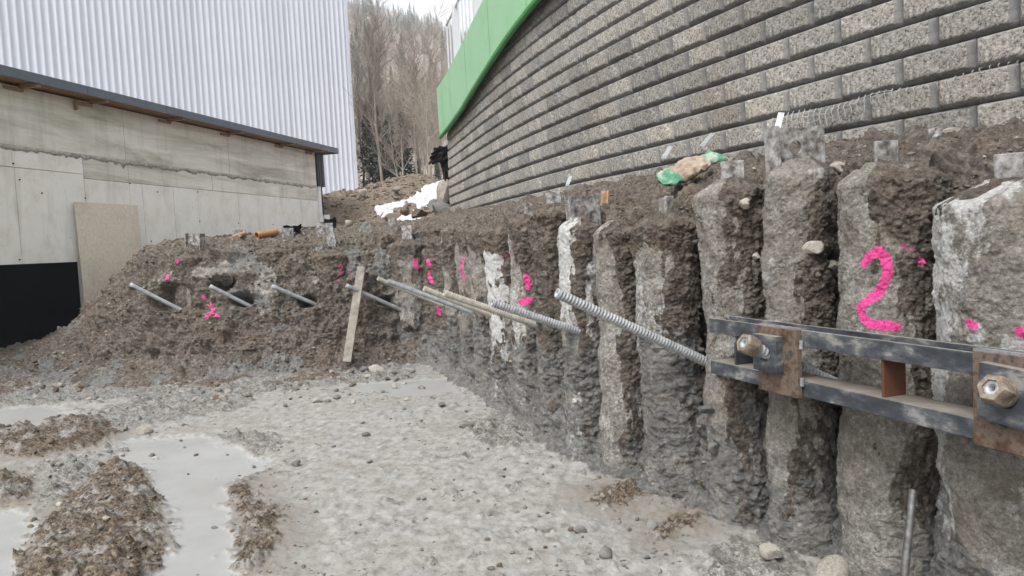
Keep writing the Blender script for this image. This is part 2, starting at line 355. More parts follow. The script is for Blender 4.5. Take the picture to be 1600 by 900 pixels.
M['rust'] = mottled('rusty_plate', [(0.30, (0.035, 0.026, 0.022)), (0.44, (0.090, 0.056, 0.038)), (0.54, (0.145, 0.112, 0.088)), (0.66, (0.052, 0.047, 0.044))], 19, 0.75, 0.3, 60, 0.002, metal=0.2, detail=8)
M['rust_red'] = mottled('red_brown_steel', [(0.3, (0.075, 0.03, 0.02)), (0.7, (0.13, 0.055, 0.035))], 8, 0.65, 0.2, 60, 0.001, metal=0.2)
M['cutface'] = mottled('flame_cut_edge', [(0.3, (0.16, 0.165, 0.175)), (0.5, (0.26, 0.265, 0.275)), (0.7, (0.40, 0.405, 0.41))], 45, 0.5, 0.4, 90, 0.003, metal=0.5)
M['brass'] = mottled('yellow_passivated_nut', [(0.3, (0.14, 0.105, 0.078)), (0.5, (0.25, 0.205, 0.16)), (0.7, (0.38, 0.345, 0.29))], 30, 0.45, 0.2, 70, 0.001, metal=0.5)
M['rod'] = mottled('worn_steel_rod', [(0.3, (0.07, 0.067, 0.063)), (0.7, (0.21, 0.207, 0.20))], 30, 0.4, 0.2, 70, 0.001, metal=0.6)
M['plank'] = mottled('weathered_plank', [(0.3, (0.13, 0.117, 0.098)), (0.5, (0.215, 0.20, 0.172)), (0.7, (0.30, 0.283, 0.25))], 11, 0.9, 0.35, 60, 0.003)
M['clay'] = mottled('orange_pipe', [(0.3, (0.27, 0.135, 0.065)), (0.7, (0.37, 0.20, 0.11))], 9, 0.6, 0.1, 50, 0.001)
M['paper'] = mottled('brown_paper', [(0.3, (0.13, 0.098, 0.072)), (0.45, (0.25, 0.195, 0.147)), (0.65, (0.36, 0.30, 0.245))], 12, 0.8, 0.4, 25, 0.006)
M['paper_green'] = mottled('green_printed_paper', [(0.3, (0.035, 0.12, 0.07)), (0.48, (0.06, 0.19, 0.115)), (0.60, (0.28, 0.33, 0.27))], 9, 0.6, 0.3, 25, 0.005)
M['net'] = mottled('pale_geogrid', [(0.3, (0.25, 0.25, 0.245)), (0.7, (0.38, 0.38, 0.37))], 20, 0.7, 0.1, 60, 0.001)
M['snow'] = mottled('old_snow', [(0.3, (0.42, 0.435, 0.46)), (0.7, (0.52, 0.53, 0.55))], 3, 0.7, 0.3, 20, 0.02)
M['bark'] = mottled('pale_bark', [(0.3, (0.19, 0.168, 0.14)), (0.5, (0.30, 0.268, 0.225)), (0.7, (0.42, 0.38, 0.325))], 5, 0.95, 0.4, 20, 0.02, vary=0.2)
M['twig'] = mottled('grey_brown_twigs', [(0.3, (0.235, 0.20, 0.165)), (0.7, (0.37, 0.325, 0.275))], 0.6, 0.95, 0.0, 20, 0.01, vary=0.3)
M['needle'] = mottled('dark_needles', [(0.3, (0.035, 0.052, 0.035)), (0.7, (0.085, 0.115, 0.075))], 2.5, 0.9, 0.0, 20, 0.01, vary=0.25)
M['litter'] = mottled('leaf_litter_slope', [(0.3, (0.085, 0.065, 0.052)), (0.5, (0.15, 0.118, 0.095)), (0.7, (0.225, 0.18, 0.15))], 0.5, 0.95, 0.6, 3, 0.2, detail=9)

# ================================================================== THE SETTING
# line of the pile fronts and of the block wall, in plan
PF_Y = np.array([0.6, 1.4, 2.5, 3.2, 3.8, 4.3, 4.75, 5.3, 6.4, 7.2, 8.9, 9.8])
PF_X = np.array([2.65, 2.28, 1.72, 1.42, 1.14, 0.88, 0.60, 0.34, 0.05, -0.22, -0.78, -1.02])
WY = np.array([1.0, 2, 3, 4.0, 5.0, 6.44, 8, 10.4, 12.5, 15.1]); WX = np.array([4.3, 3.76, 3.2, 2.63, 2.10, 1.43, 0.83, 0.02, -0.60, -1.26])
WC = np.polyfit(WY, WX, 4)
def wall_x(Y): return np.polyval(WC, Y)

# ---- pit floor -----------------------------------------------------
def pxpoly(l): return np.array([G(*q)[:2] for q in l])
BROWN = [pxpoly(l) for l in (
    [(15, 930), (45, 850), (120, 765), (175, 722), (222, 728), (250, 790), (264, 845), (240, 880), (210, 930)],
    [(-30, 682), (40, 664), (66, 672), (72, 656), (160, 652), (184, 676), (150, 694), (60, 714), (-30, 712)],
    [(-30, 738), (30, 738), (54, 768), (34, 788), (-30, 790)],
    [(368, 748), (392, 744), (396, 785), (436, 798), (432, 845), (404, 884), (376, 892), (372, 850), (380, 815), (364, 790)],
    [(925, 760), (1000, 752), (1018, 775), (985, 790), (930, 785)], [(1025, 812), (1085, 792), (1095, 818), (1030, 838)],
    [(-40, 600), (40, 590), (60, 606), (-40, 625)], [(190, 575), (330, 565), (400, 590), (330, 606), (200, 600)], [(420, 575), (520, 572), (530, 592), (440, 596)])]
BR_H = [0.06, 0.07, 0.05, 0.035, 0.008, 0.008, 0.03, 0.02, 0.02]
SMOOTH = [pxpoly(l) for l in (
    [(190, 688), (320, 678), (425, 716), (385, 742), (360, 770), (366, 830), (376, 900), (340, 960), (190, 960), (262, 850), (250, 790), (224, 735), (170, 712)],
    [(-60, 645), (70, 632), (150, 652), (60, 668), (-60, 676)], [(-60, 792), (48, 796), (60, 822), (15, 930), (-60, 960)],
    [(520, 600), (700, 588), (725, 612), (600, 622)])]
RUBBLE = [pxpoly(l) for l in (
    [(100, 650), (300, 605), (420, 600), (380, 640), (260, 655), (180, 672)], [(340, 680), (420, 668), (450, 690), (400, 712)],
    [(-40, 560), (200, 555), (480, 575), (640, 560), (640, 592), (450, 612), (250, 620), (-40, 640)],
    [(715, 665), (800, 640), (850, 640), (880, 690), (800, 700), (730, 690)], [(255, 896), (310, 884), (320, 930), (250, 930)],
    [(1090, 840), (1250, 860), (1260, 930), (1080, 930)], [(40, 716), (170, 712), (130, 770), (60, 800)])]
def floor_fields(xy):
    p3 = np.column_stack([xy, np.zeros(len(xy))]).astype(np.float32)
    w = 0.15*fbm(p3, 4.0, 5, 0.65, 1); w2 = 0.30*fbm(p3, 2.2, 6, 0.7, 2); w3 = 0.07*fbm(p3, 16, 4, 0.7, 6)
    br = np.zeros(len(xy)); hgt = np.zeros(len(xy)); floor_fields.stain = np.zeros(len(xy))
    for k, pl in enumerate(BROWN):
        sd = poly_sd(xy, pl)+w+w3
        m = sstep(0.012, -0.012, sd); br = np.maximum(br, m)
        hgt = np.maximum(hgt, BR_H[k]*sstep(0.03, -0.17, sd)); floor_fields.stain = np.maximum(floor_fields.stain, sstep(0.30, 0.0, sd+w2*0.4))
    sm = np.zeros(len(xy))
    for pl in SMOOTH: sm = np.maximum(sm, sstep(0.05, -0.05, poly_sd(xy, pl)+w*1.8+2*w3))
    rb = np.zeros(len(xy))
    for pl in RUBBLE: rb = np.maximum(rb, sstep(0.06, -0.12, poly_sd(xy, pl)+1.3*w2+2.5*w3))
    sm = sm*(1-br); rb = rb*(1-sm)*(1-br)
    fleck = fbm(p3, 7, 4, 0.7, 9)+0.25*fbm(p3, 1.3, 3, 0.6, 10)
    rb = np.maximum(rb, (1-sm)*(1-br)*sstep(0.22, 0.34, fleck)*0.8)
    lo = 0.035*fbm(p3, 0.6, 3, 0.5, 3)
    mid = fbm(p3, 5, 5, 0.62, 4); fine = fbm(p3, 22, 4, 0.65, 5, True)
    f1, c1 = worley(p3, 26, 1, True); clod = np.clip(0.55-f1, 0, 1)*(c1 > 0.35)
    f2, c2 = worley(p3, 11, 2, True); lump = np.clip(0.5-f2, 0, 1)*(c2 > 0.62)
    rough = np.maximum(br, rb*0.8); clus0 = sstep(-0.1, 0.2, fbm(p3, 1.1, 3, 0.6, 7))
    z = lo+hgt*(1+0.5*mid)+(0.020+0.020*rough)*mid*(1-0.93*sm)+(0.004+0.008*clus0+0.017*rough)*fine*(1-0.95*sm)
    f5, c5 = worley(p3, 5.5, 3, True); z += rb*0.10*np.clip(0.5-f5, 0, 1)*(c5 > 0.4)
    clus = sstep(0.0, 0.22, fbm(p3, 1.6, 4, 0.6, 8))
    z += clod*(0.009*clus+0.030*rough)*(1-sm)+lump*(0.020*clus+0.060*rough)*(1-sm)
    z -= 0.018*sm
    return z, br*sstep(-0.45, 0.1, mid+0.25), sm, rb
def floor_z(x, y): return float(floor_fields(np.array([[x, y]], float))[0][0])
nY, nX = 560, 640
yy = 1.3*np.exp(np.linspace(0, math.log(15.5/1.3), nY)); aa = np.linspace(-1.15, 0.78, nX)
gx = (yy[:, None]*aa[None, :]); gy = np.repeat(yy[:, None], nX, 1)
xy = np.column_stack([gx.ravel(), gy.ravel()])
z, br, sm, rb = floor_fields(xy)
me = mesh_np('ground', np.column_stack([xy, z]), grid_quads(nY, nX)[:, ::-1], attrs={'brown': br, 'slurry': sm, 'rubble': rb, 'stain': floor_fields.stain})
tag(link('ground', me, M['floor']), kind='structure')

# ---- earth bank: toe, cut face, lip and terrace, one sheet along the pile line --------
# columns: u, base xy, lip xyz, back xyz, toe width
KEYS = []
for u, Y, lz in ((2100, 0.6, 1.72), (1900, 1.4, 1.72), (1600, 2.5, 1.70), (1400, 3.2, 1.76), (1250, 3.7, 1.82), (1120, 4.2, 1.80), (1030, 4.6, 1.74),
                 (950, 5.0, 1.72), (890, 5.4, 1.76), (830, 6.2, 1.78), (780, 7.0, 1.80), (730, 8.2, 1.82), (695, 9.4, 1.84)):
    X = float(np.interp(Y, PF_Y, PF_X)); n = np.array([0.93, 0.37]); bY = Y+0.55
    bo = 0.25 if 1230 < u < 1420 else (0.20 if u > 1000 else 0.15)
    KEYS.append((u, X+n[0]*bo, Y+n[1]*bo, X+n[0]*0.27, Y+n[1]*0.27, lz, float(wall_x(bY))+0.12, bY+0.05, 2.02 if Y < 4 else 2.10, 0.34))
for k in ((672, -1.22, 10.0, -1.15, 10.35, 1.85, -0.75, 13.6, 2.2, 0.35), (640, -1.5, 9.95, -1.45, 10.4, 1.78, -1.6, 13.6, 2.05, 0.4),
          (540, -2.3, 9.75, -2.4, 10.3, 1.74, -2.8, 13.6, 1.98, 0.45), (430, -3.15, 9.65, -3.35, 10.3, 1.73, -3.9, 13.6, 1.92, 0.5),
          (330, -4.0, 9.65, -4.25, 10.4, 1.71, -5.0, 13.6, 1.86, 0.6), (240, -4.9, 9.75, -5.15, 10.7, 1.70, -5.9, 13.7, 1.80, 0.8),
          (190, -5.4, 9.85, -5.75, 10.95, 1.45, -6.6, 13.8, 1.6, 0.9), (150, -5.85, 10.0, -6.35, 11.2, 0.98, -7.3, 14, 1.1, 0.9),
          (110, -6.4, 10.2, -6.9, 11.4, 0.52, -7.9, 14, 0.55, 0.8), (40, -7.3, 10.5, -7.9, 11.8, 0.22, -8.7, 14, 0.18, 0.6), (-120, -9.8, 10.6, -10.2, 11.9, 0.06, -10.8, 14, 0.0, 0.5)):
    KEYS.append(k)
KEYS = np.array(KEYS)
us = np.concatenate([np.linspace(2050, 1560, 80, endpoint=False), np.linspace(1560, 660, 620, endpoint=False), np.linspace(660, 90, 380, endpoint=False), np.linspace(90, -120, 60)])
kk = np.array([np.interp(us, KEYS[::-1, 0], KEYS[::-1, c]) for c in range(1, 10)]).T
ker = np.ones(15)/15
for c in range(9):
    pad = np.concatenate([np.full(7, kk[0, c]), kk[:, c], np.full(7, kk[-1, c])]); kk[:, c] = np.convolve(pad, ker, 'valid')
base = kk[:, 0:2]; lip = kk[:, 2:5]; back = kk[:, 5:8]; toe = kk[:, 8]
nrm = lip[:, :2]-base; nrm /= np.linalg.norm(nrm, axis=1)[:, None]
def p3(xy, z): return np.column_stack([xy, np.full(len(xy), z) if np.isscalar(z) else z])
H = lip[:, 2]
ctrl = [p3(base-nrm*toe[:, None], -0.06), p3(base-nrm*toe[:, None]*0.55, 0.04+0.10*H*np.clip(toe-0.15, 0, 1)), p3(base-nrm*0.10, 0.17*H), p3(base*0.86+lip[:, :2]*0.14, 0.45*H),
        p3(base*0.6+lip[:, :2]*0.4, 0.75*H), p3(base*0.25+lip[:, :2]*0.75, 0.95*H), p3(lip[:, :2]+nrm*0.06, H), p3(lip[:, :2]*0.6+back[:, :2]*0.4, H*0.6+back[:, 2]*0.4+0.02), back]
tk = np.array([0, 0.08, 0.16, 0.36, 0.56, 0.70, 0.76, 0.88, 1.0])
nt = 300; tt = np.linspace(0, 1, nt)
ctrl = np.array(ctrl)                                   # 9, ns, 3
S = np.empty((len(us), nt, 3))
for j, t in enumerate(tt):
    k = min(int(np.searchsorted(tk, t, 'right'))-1, 7); f = (t-tk[k])/(tk[k+1]-tk[k]); f = f*f*(3-2*f)*0.35+f*0.65
    S[:, j] = ctrl[k]*(1-f)+ctrl[k+1]*f
def grid_normals(S):
    du = np.gradient(S, axis=0); dv = np.gradient(S, axis=1); n = np.cross(du, dv); n /= np.linalg.norm(n, axis=2)[:, :, None]+1e-9; return n
N = grid_normals(S)
if N[400, 100, 0] > 0: N = -N                            # the face looks towards the pit (-X)
p = S.reshape(-1, 3); n = N.reshape(-1, 3); T = np.tile(tt, len(us)); U = np.repeat(us, nt)
face = sstep(0.06, 0.2, T)*sstep(0.80, 0.70, T)
left = sstep(690, 650, U)
big = fbm(p*np.array([1, 1, 0.7]), 2.2, 4, 0.55, 21); med = fbm(p, 7, 5, 0.62, 22); fin = fbm(p, 24, 4, 0.65, 23, True)
f0, c0 = worley(p, 4.2, 4); f1, c1 = worley(p, 9, 5); f2, c2 = worley(p, 22, 6); f3, c3 = worley(p, 48, 7)
edge = sstep(1.0, 0.93, T)
disp = 0.10*big*face+left*face*(0.24*fbm(p*np.array([1, 1, 0.8]), 1.3, 4, 0.6, 27)+0.05*fbm(p*np.array([1, 1, 1.6]), 1.8, 4, 0.6, 28, True))+0.050*med+0.022*fin+0.095*np.clip(0.55-f1, 0, 1)*(c1 > 0.45)+0.20*np.clip(0.5-f0, 0, 1)*(c0 > 0.55)+0.042*np.clip(0.55-f2, 0, 1)*(c2 > 0.3)+0.02*np.clip(0.55-f3, 0, 1)
hol = np.zeros(len(p))
for (hx, hy, hY, hr) in ((268, 462, 10.0, 0.34), (250, 470, 10.0, 0.26), (385, 468, 9.95, 0.2), (482, 470, 9.9, 0.17), (605, 470, 9.9, 0.16), (350, 440, 10.0, 0.25)):
    c = P(hx, hy, hY); q = (p-c)/np.array([hr, hr*1.6, hr*0.62]); hol = np.maximum(hol, sstep(1.0, 0.35, np.sqrt((q**2).sum(1))))
disp = disp*edge*(0.6+0.4*sstep(0.0, 0.1, T))-0.32*hol
p = p+n*disp[:, None]
zz = p[:, 2]
cem = sstep(0.10, 0.34, fbm(p*np.array([1.6, 1.6, 0.8]), 1.5, 5, 0.65, 31))*face*(0.25+0.25*(1-left))
for (cx, cy, cY, rx, rz, a) in ((425, 450, 10.1, 0.17, 0.5, 1.0), (270, 432, 10.3, 0.4, 0.13, 0.5), (380, 415, 10.2, 0.45, 0.12, 0.75), (620, 430, 10, 0.28, 0.5, 0.6), (330, 425, 10.3, 0.3, 0.10, 0.7), (500, 420, 10.0, 0.2, 0.3, 0.5)):
    c = P(cx, cy, cY); q = np.sqrt(((p[:, 0]-c[0])/rx)**2+((p[:, 2]-c[2])/rz)**2)+0.5*med
    cem = np.maximum(cem, a*sstep(1.0, 0.6, q)*left)
slu = sstep(0.75, 0.22, zz+0.5*fbm(p, 1.6, 4, 0.6, 33)+0.30*left)*sstep(0.74, 0.66, T)
slu = np.maximum(slu, left*face*sstep(0.06, 0.2, fbm(p, 1.2, 5, 0.65, 36))*0.85)
slu = slu*(0.55+0.45*sstep(-0.35, 0.05, med))*(1-left*0.75*sstep(-0.05, 0.14, fbm(p, 1.0, 4, 0.6, 38)))
BANK = dict(p=p, n=n, cem=cem, slu=slu, paint=np.zeros(len(p)), U=U, T=T)

# ---- ground behind: terrace, spoil heap, hillside -------------------
def terrain_z(X, Y):
    q = np.column_stack([X, Y, np.zeros(len(X))]).astype(np.float32)
    z = np.interp(Y, [9, 13, 17, 21, 23.5, 25, 27, 30, 33, 40, 60, 100, 200, 400, 450, 700], [1.55, 1.80, 1.95, 2.15, 2.4, 2.95, 3.55, 3.8, 3.9, 4.4, 7.5, 17, 51, 121, 125, 110])
    z = np.where(Y > 60, z-np.clip((X/Y+0.13)*150, -12, 40)*np.clip((Y-60)/340, 0, 1.1), z)
    heap = 0.35*np.exp(-(((X+4.4)/1.6)**2+((Y-26.5)/1.6)**2))+0.65*np.exp(-(((X+3.5)/1.3)**2+((Y-29)/2.2)**2))+0.25*np.exp(-(((X+6.3)/0.9)**2+((Y-25.5)/1.2)**2))
    z = z+heap
    a = sstep(11, 14, Y)*sstep(60, 40, Y)
    f1, c1 = worley(q, 3.2, 11, True)
    z = z+a*(0.10*fbm(q, 1.2, 5, 0.65, 41)+0.20*np.clip(0.55-f1, 0, 1)*(c1 > 0.45))+np.clip((Y-40)/60, 0, 1)*1.5*fbm(q, 0.08, 4, 0.5, 42)
    z = z-0.45*sstep(13.75, 13.25, Y)
    lo = sstep(-6.6, -8.2, X)*sstep(16.5, 14, Y)
    return z*(1-lo)+(-0.1)*lo
nY, nX = 330, 340
yy = np.concatenate([np.linspace(13.2, 32, 210, endpoint=False), 32*np.exp(np.linspace(0, math.log(700/32), 120))])
aa = np.linspace(-1.0, 0.5, nX)
gx = yy[:, None]*aa[None, :]; gy = np.repeat(yy[:, None], nX, 1); X = gx.ravel(); Y = gy.ravel()
z = terrain_z(X, Y)
wx = wall_x(np.clip(Y, 1, 16)); z = np.where((X > wx+0.4) & (Y < 22), 2.3, z)
near = sstep(34, 29, Y)
me = mesh_np('terrain', np.column_stack([X, Y, z]), grid_quads(nY, nX)[:, ::-1], attrs={'near': near})
t = NT('spoil_and_litter')
n1 = t.noise(3.5, 8, 0.7); n2 = t.noise(16, 6, 0.7); n0 = t.noise(0.35, 9, 0.7)
c = t.ramp(n2, [(0.3, (0.055, 0.042, 0.034)), (0.48, (0.135, 0.108, 0.085)), (0.62, (0.235, 0.195, 0.155)), (0.78, (0.40, 0.35, 0.29))])
c = t.mix(t.ramp(n1, [(0.55, 0.0), (0.68, 0.5)]), c, (0.26, 0.225, 0.18))
lit = t.ramp(n0, [(0.3, (0.21, 0.178, 0.158)), (0.5, (0.31, 0.268, 0.24)), (0.7, (0.41, 0.36, 0.325))])
c = t.mix(t.attr('near'), lit, c)
t.out(c, 0.95, t.bump(n2, 0.8, 0.05), spec=0.2)
tag(link('terrain', me, t.m), kind='structure')
outer = MB(); outer.box(-420, 420, -300, 30, -1.2, -0.16); tag(outer.build('outer_ground', M['litter']), kind='structure')
# upper yard held back by the block wall
ys = np.linspace(0.6, 15.0, 60); vv = []
for Yq in ys: vv += [(wall_x(Yq)+0.35, Yq, 3.45), (wall_x(Yq)+14, Yq+4, 3.45)]
me = mesh_np('upper_yard', vv, [(2*i, 2*i+1, 2*i+3, 2*i+2) for i in range(59)]); tag(link('upper_yard', me, M['litter']), kind='structure')

# ================================================================== PILES
def pf_dist(x, y):
    """distance of a plan point behind the line of pile fronts"""
    X = np.interp(y, PF_Y, PF_X); return (x-X)*0.93
PILES = []
def make_pile(cx, cy, r, ztop, name, label, cement, seed, res, bulge=0.10, soilside=0.5, slurry_top=0.55, capsoil=0.2, steel=None, mid_ang=math.atan2(-0.37, -0.93), pale=0.0):
    nth = int(2*R(118)*r/res); nz = int((ztop+0.2)/res)
    th = mid_ang+np.linspace(-R(118), R(118), nth); zz = np.linspace(-0.2, ztop, nz)
    TH = np.repeat(th, nz); Z = np.tile(zz, nth)
    d = np.column_stack([np.cos(TH), np.sin(TH), np.zeros(len(TH))])
    q = d*r+np.column_stack([np.full(len(TH), cx), np.full(len(TH), cy), Z])
    qs = q+seed*3.1
    rr = r*(1+bulge*1.1*fbm(qs*np.array([0.5, 0.5, 1.0]), 2.6, 3, 0.5, seed)+bulge*0.7*fbm(np.column_stack([np.zeros(len(Z)), np.full(len(Z), seed), Z]), 3.0, 2, 0.5, seed+1))
    sraw = (fbm(qs*np.array([1, 1, 0.45]), 4.0, 5, 0.62, seed+2)+0.55*(0.5-cement)+soilside*0.45*np.clip(d[:, 0]*0.55-d[:, 1]*0.75-0.15, -0.6, 1)+capsoil*sstep(ztop-0.35, ztop-0.02, Z)*1.4)  # more soil on the right flank: clinging earth plus side shade put into colour
    soil = sstep(0.02, 0.16, sraw); sd_ = sstep(-0.08, 0.34, sraw+0.10*fbm(qs, 14, 4, 0.65, seed+16))
    med = fbm(qs, 12, 4, 0.6, seed+3); fin = fbm(qs, 38, 4, 0.7, seed+4, True)
    f1, c1 = worley(qs, 20, seed); f2, c2 = worley(qs, 46, seed+1)
    f9, c9 = worley(qs, 72, seed+2); rr = rr+0.010*med+0.008*fin+0.010*np.clip(0.5-f9, 0, 1)*(c9 > 0.4)+sd_*(0.014+0.016*fin+0.034*np.clip(0.55-f1, 0, 1)*(c1 > 0.25)+0.016*np.clip(0.55-f2, 0, 1))+(1-sd_)*(0.010*np.clip(0.4-f1, 0, 1)-0.012*np.clip(0.32-f2, 0, 1)*(c2 > 0.6))
    slu = sstep(0.12, -0.12, Z-slurry_top+1.1*fbm(qs*np.array([1, 1, 0.6]), 2.6, 6, 0.65, seed+5))*(0.55+0.45*sstep(-0.1, 0.12, fbm(qs, 6, 4, 0.65, seed+15)))
    rip = fbm(qs*np.array([1, 1, 2.2]), 16, 3, 0.6, seed+7)
    rr = rr+0.030*fbm(qs*np.array([1, 1, 0.8]), 4.5, 4, 0.55, seed+11)+0.03*np.clip(0.5-worley(qs, 8, seed+3)[0], 0, 1)+sd_*0.03*fbm(qs, 7, 3, 0.6, seed+12)+slu*(0.020*rip+0.022*np.clip(0.5-f1, 0, 1))+0.05*sstep(0.25, -0.1, Z)*(0.5+fbm(qs, 4, 3, 0.6, seed+8))
    top = sstep(ztop-0.10, ztop, Z); rr = rr*(1-0.55*top**2)
    zl = np.column_stack([Z*0, Z*0+seed*2.7, Z]); wx_ = 0.035*fbm(zl, 1.7, 3, 0.5, seed+13); wy_ = 0.03*fbm(zl, 1.7, 3, 0.5, seed+14)
    v = np.column_stack([cx+d[:, 0]*rr+wx_, cy+d[:, 1]*rr+wy_, Z+top*0.06*med])
    PALE = pale*sstep(-0.12, 0.16, fbm(qs*np.array([1, 1, 0.55]), 3.2, 5, 0.65, seed+17)+0.10*np.clip(-d[:, 0], -1, 1))
    # close the head
    n0 = len(v); v = np.vstack([v, [[cx, cy, ztop+0.02]]])
    quads = grid_quads(nth, nz); tri = [(i*nz+nz-1, (i+1)*nz+nz-1, n0) for i in range(nth-1)]
    ap = lambda a, x: np.concatenate([a, [x]])
    PILES.append(dict(name=name, label=label, v=v, quads=quads, tris=tri, cem=ap(1-soil, 0.0), slu=ap(slu*(0.6+0.4*sstep(-0.3, 0.1, med)), 0), pale=ap(PALE, 0), c=(cx, cy), ztop=ztop, r=r, steel=steel))
def right_pile(leftpx, r, ytop, *a, dfrac=0.55, **k):
    best = None
    for Y in np.linspace(2.2, 10.5, 420):
        d = ray(leftpx, 480); e = CP+d*(Y/d[1]); dn = d[:2]/np.linalg.norm(d[:2]); c = e[:2]+np.array([dn[1], -dn[0]])*r
        err = abs(pf_dist(c[0], c[1])-r*dfrac)
        if best is None or err < best[0]: best = (err, c, Y)
    c = best[1]; zt = float(np.clip(P(leftpx+20, ytop, c[1])[2], 1.35, 2.0))
    make_pile(c[0], c[1], r, zt, *a, res=max(0.0042, 0.00125*c[1]), **k)
gp = 'grout_pile'
right_pile(1462, 0.30, 290, gp, 'massive pale rough grout pile at the right edge of the photo behind the steel waler', cement=1.05, seed=1, pale=0.8, bulge=0.2, soilside=0.1, slurry_top=0.5, capsoil=0.3, steel=('plate', 0.20, 0.4))
right_pile(1312, 0.20, 262, gp, 'grout pile bearing the pink spray-painted figure 2 above the waler', cement=0.72, seed=2, pale=0.25, bulge=0.06, soilside=0.7, slurry_top=0.0, capsoil=0.0, steel=('plate', 0.10, 0.5))
right_pile(1198, 0.15, 252, gp, 'grout pile under the holed steel head plate, left neighbour of the painted 2', cement=0.58, seed=3, pale=0.12, bulge=0.07, soilside=0.7, slurry_top=0.35, capsoil=0.0, steel=('web', 0.24, 0.75))
right_pile(1096, 0.18, 284, gp, 'bulging grout pile behind the left end of the steel waler', cement=0.55, seed=4, pale=0.2, bulge=0.13, soilside=0.9, slurry_top=0.55, capsoil=0.15, steel=('plate', 0.12, 0.2))
right_pile(1000, 0.185, 336, gp, 'wide grout pile just left of the long thick threaded bar entry', cement=0.55, seed=5, pale=0.4, bulge=0.12, soilside=0.9, slurry_top=0.85, capsoil=0.4, steel=('plate', 0.06, 1.0))
right_pile(934, 0.15, 348, gp, 'slim smooth grout pile crossed by the longest threaded bar', cement=0.8, seed=6, pale=0.3, bulge=0.05, soilside=1.2, slurry_top=0.25, capsoil=0.35)
right_pile(878, 0.165, 342, gp, 'slim grout pile with white upper face and holed steel head', cement=0.72, seed=7, pale=0.7, bulge=0.05, soilside=1.0, slurry_top=0.75, capsoil=0.0, steel=('web', 0.20, 0.9), dfrac=0.45)
right_pile(838, 0.16, 322, gp, 'dark soil-caked pile left of the white-faced slim pile', cement=0.1, seed=8, bulge=0.08, soilside=0.6, slurry_top=0.8, capsoil=0.3, steel=('plate', 0.12, 0.2))
right_pile(801, 0.16, 338, gp, 'grey-brown pile with two small pink paint spots', cement=0.5, seed=9, pale=0.5, bulge=0.10, soilside=0.7, slurry_top=0.75, capsoil=0.3, steel=('plate', 0.06, 0.9))
right_pile(763, 0.16, 352, gp, 'narrow pile with a bright white left edge in the far part of the row', cement=0.62, seed=10, pale=0.75, bulge=0.07, soilside=1.2, slurry_top=0.7, capsoil=0.5)
right_pile(738, 0.16, 352, gp, 'brown pile behind the bundle of threaded bars', cement=0.55, seed=11, bulge=0.10, soilside=0.8, slurry_top=0.7, capsoil=0.2)
right_pile(717, 0.16, 352, gp, 'brown pile with a streak of pink paint, third from the corner', cement=0.5, seed=12, bulge=0.10, soilside=0.8, slurry_top=0.7, capsoil=0.2)
right_pile(697, 0.16, 352, gp, 'soil-covered pile next to the corner pile', cement=0.45, seed=13, bulge=0.1, soilside=0.8, slurry_top=0.7, capsoil=0.2)
right_pile(671, 0.19, 352, gp, 'smooth grey-brown pile at the far corner of the pit', cement=0.62, seed=14, bulge=0.04, soilside=0.4, slurry_top=0.3, capsoil=1.1, dfrac=0.3)
for (px, Y, r, yt, lab, cm, sd, st) in ((636, 10.12, 0.24, 375, 'grey crumbling pile between the corner pile and the leaning plank', 0.45, 15, ('plate', 0.16, 0.1)),
        (516, 10.08, 0.24, 392, 'soil-covered pile left of the leaning plank with pink scribble', 0.18, 16, ('plate', 0.14, 0.2)),
        (427, 10.12, 0.22, 385, 'pile with white and ochre grout streak in the left bank', 0.72, 17, None),
        (300, 10.25, 0.24, 395, 'mud-covered pile under the holed steel head at the left end of the bank', 0.2, 18, ('web', 0.26, 0.1))):
    c = P(px, 440, Y); make_pile(c[0], c[1]+0.08, r, float(P(px, yt, Y)[2]), gp, lab, cm, sd, 0.013, bulge=0.12, soilside=0.3, slurry_top=0.6, capsoil=0.5, steel=st, mid_ang=-math.pi/2)

# ---- spray paint marks: find the surface point each stroke point hits, then paint around it
allv = np.vstack([BANK['p']]+[q['v'] for q in PILES]); ax, ay, ad = project(allv)
def hit(x, y):
    for rad in (4, 8, 16):
        m = (np.abs(ax-x) < rad) & (np.abs(ay-y) < rad) & (ad > 0.3)
        if m.any():
            i = np.where(m)[0]; return allv[i[np.argmin(ad[i])]]
    return P(x, y, 9)
STROKES = [([(1347, 413), (1353, 397), (1371, 391), (1384, 402), (1386, 424), (1379, 444), (1366, 458), (1350, 469), (1340, 482), (1345, 497), (1362, 505), (1384, 506), (1402, 509)], 0.0215, 1.0),
    ([(1405, 385), (1425, 388)], 0.018, 0.35), ([(1440, 402), (1450, 412)], 0.016, 0.7), ([(1510, 506), (1520, 508)], 0.016, 0.7), ([(1590, 522), (1604, 530)], 0.02, 0.9), ([(1588, 702), (1606, 706)], 0.022, 0.95),
    ([(822, 430), (825, 440), (822, 447)], 0.03, 0.9), ([(812, 470), (828, 468)], 0.035, 0.9), ([(720, 408), (716, 425), (722, 438)], 0.03, 0.5), ([(683, 475), (684, 490)], 0.05, 0.85), ([(790, 400), (794, 404)], 0.03, 0.4),
    ([(652, 410), (664, 403), (668, 415), (654, 418)], 0.045, 0.8), ([(666, 425), (670, 438)], 0.04, 0.9), ([(530, 412), (545, 414), (534, 424), (548, 428), (532, 434)], 0.03, 0.42), ([(262, 426), (260, 432)], 0.035, 0.7),
    ([(322, 466), (330, 480), (320, 494)], 0.034, 0.6), ([(316, 492), (326, 486), (338, 492)], 0.036, 0.65), ([(270, 405), (274, 406)], 0.03, 0.6)]
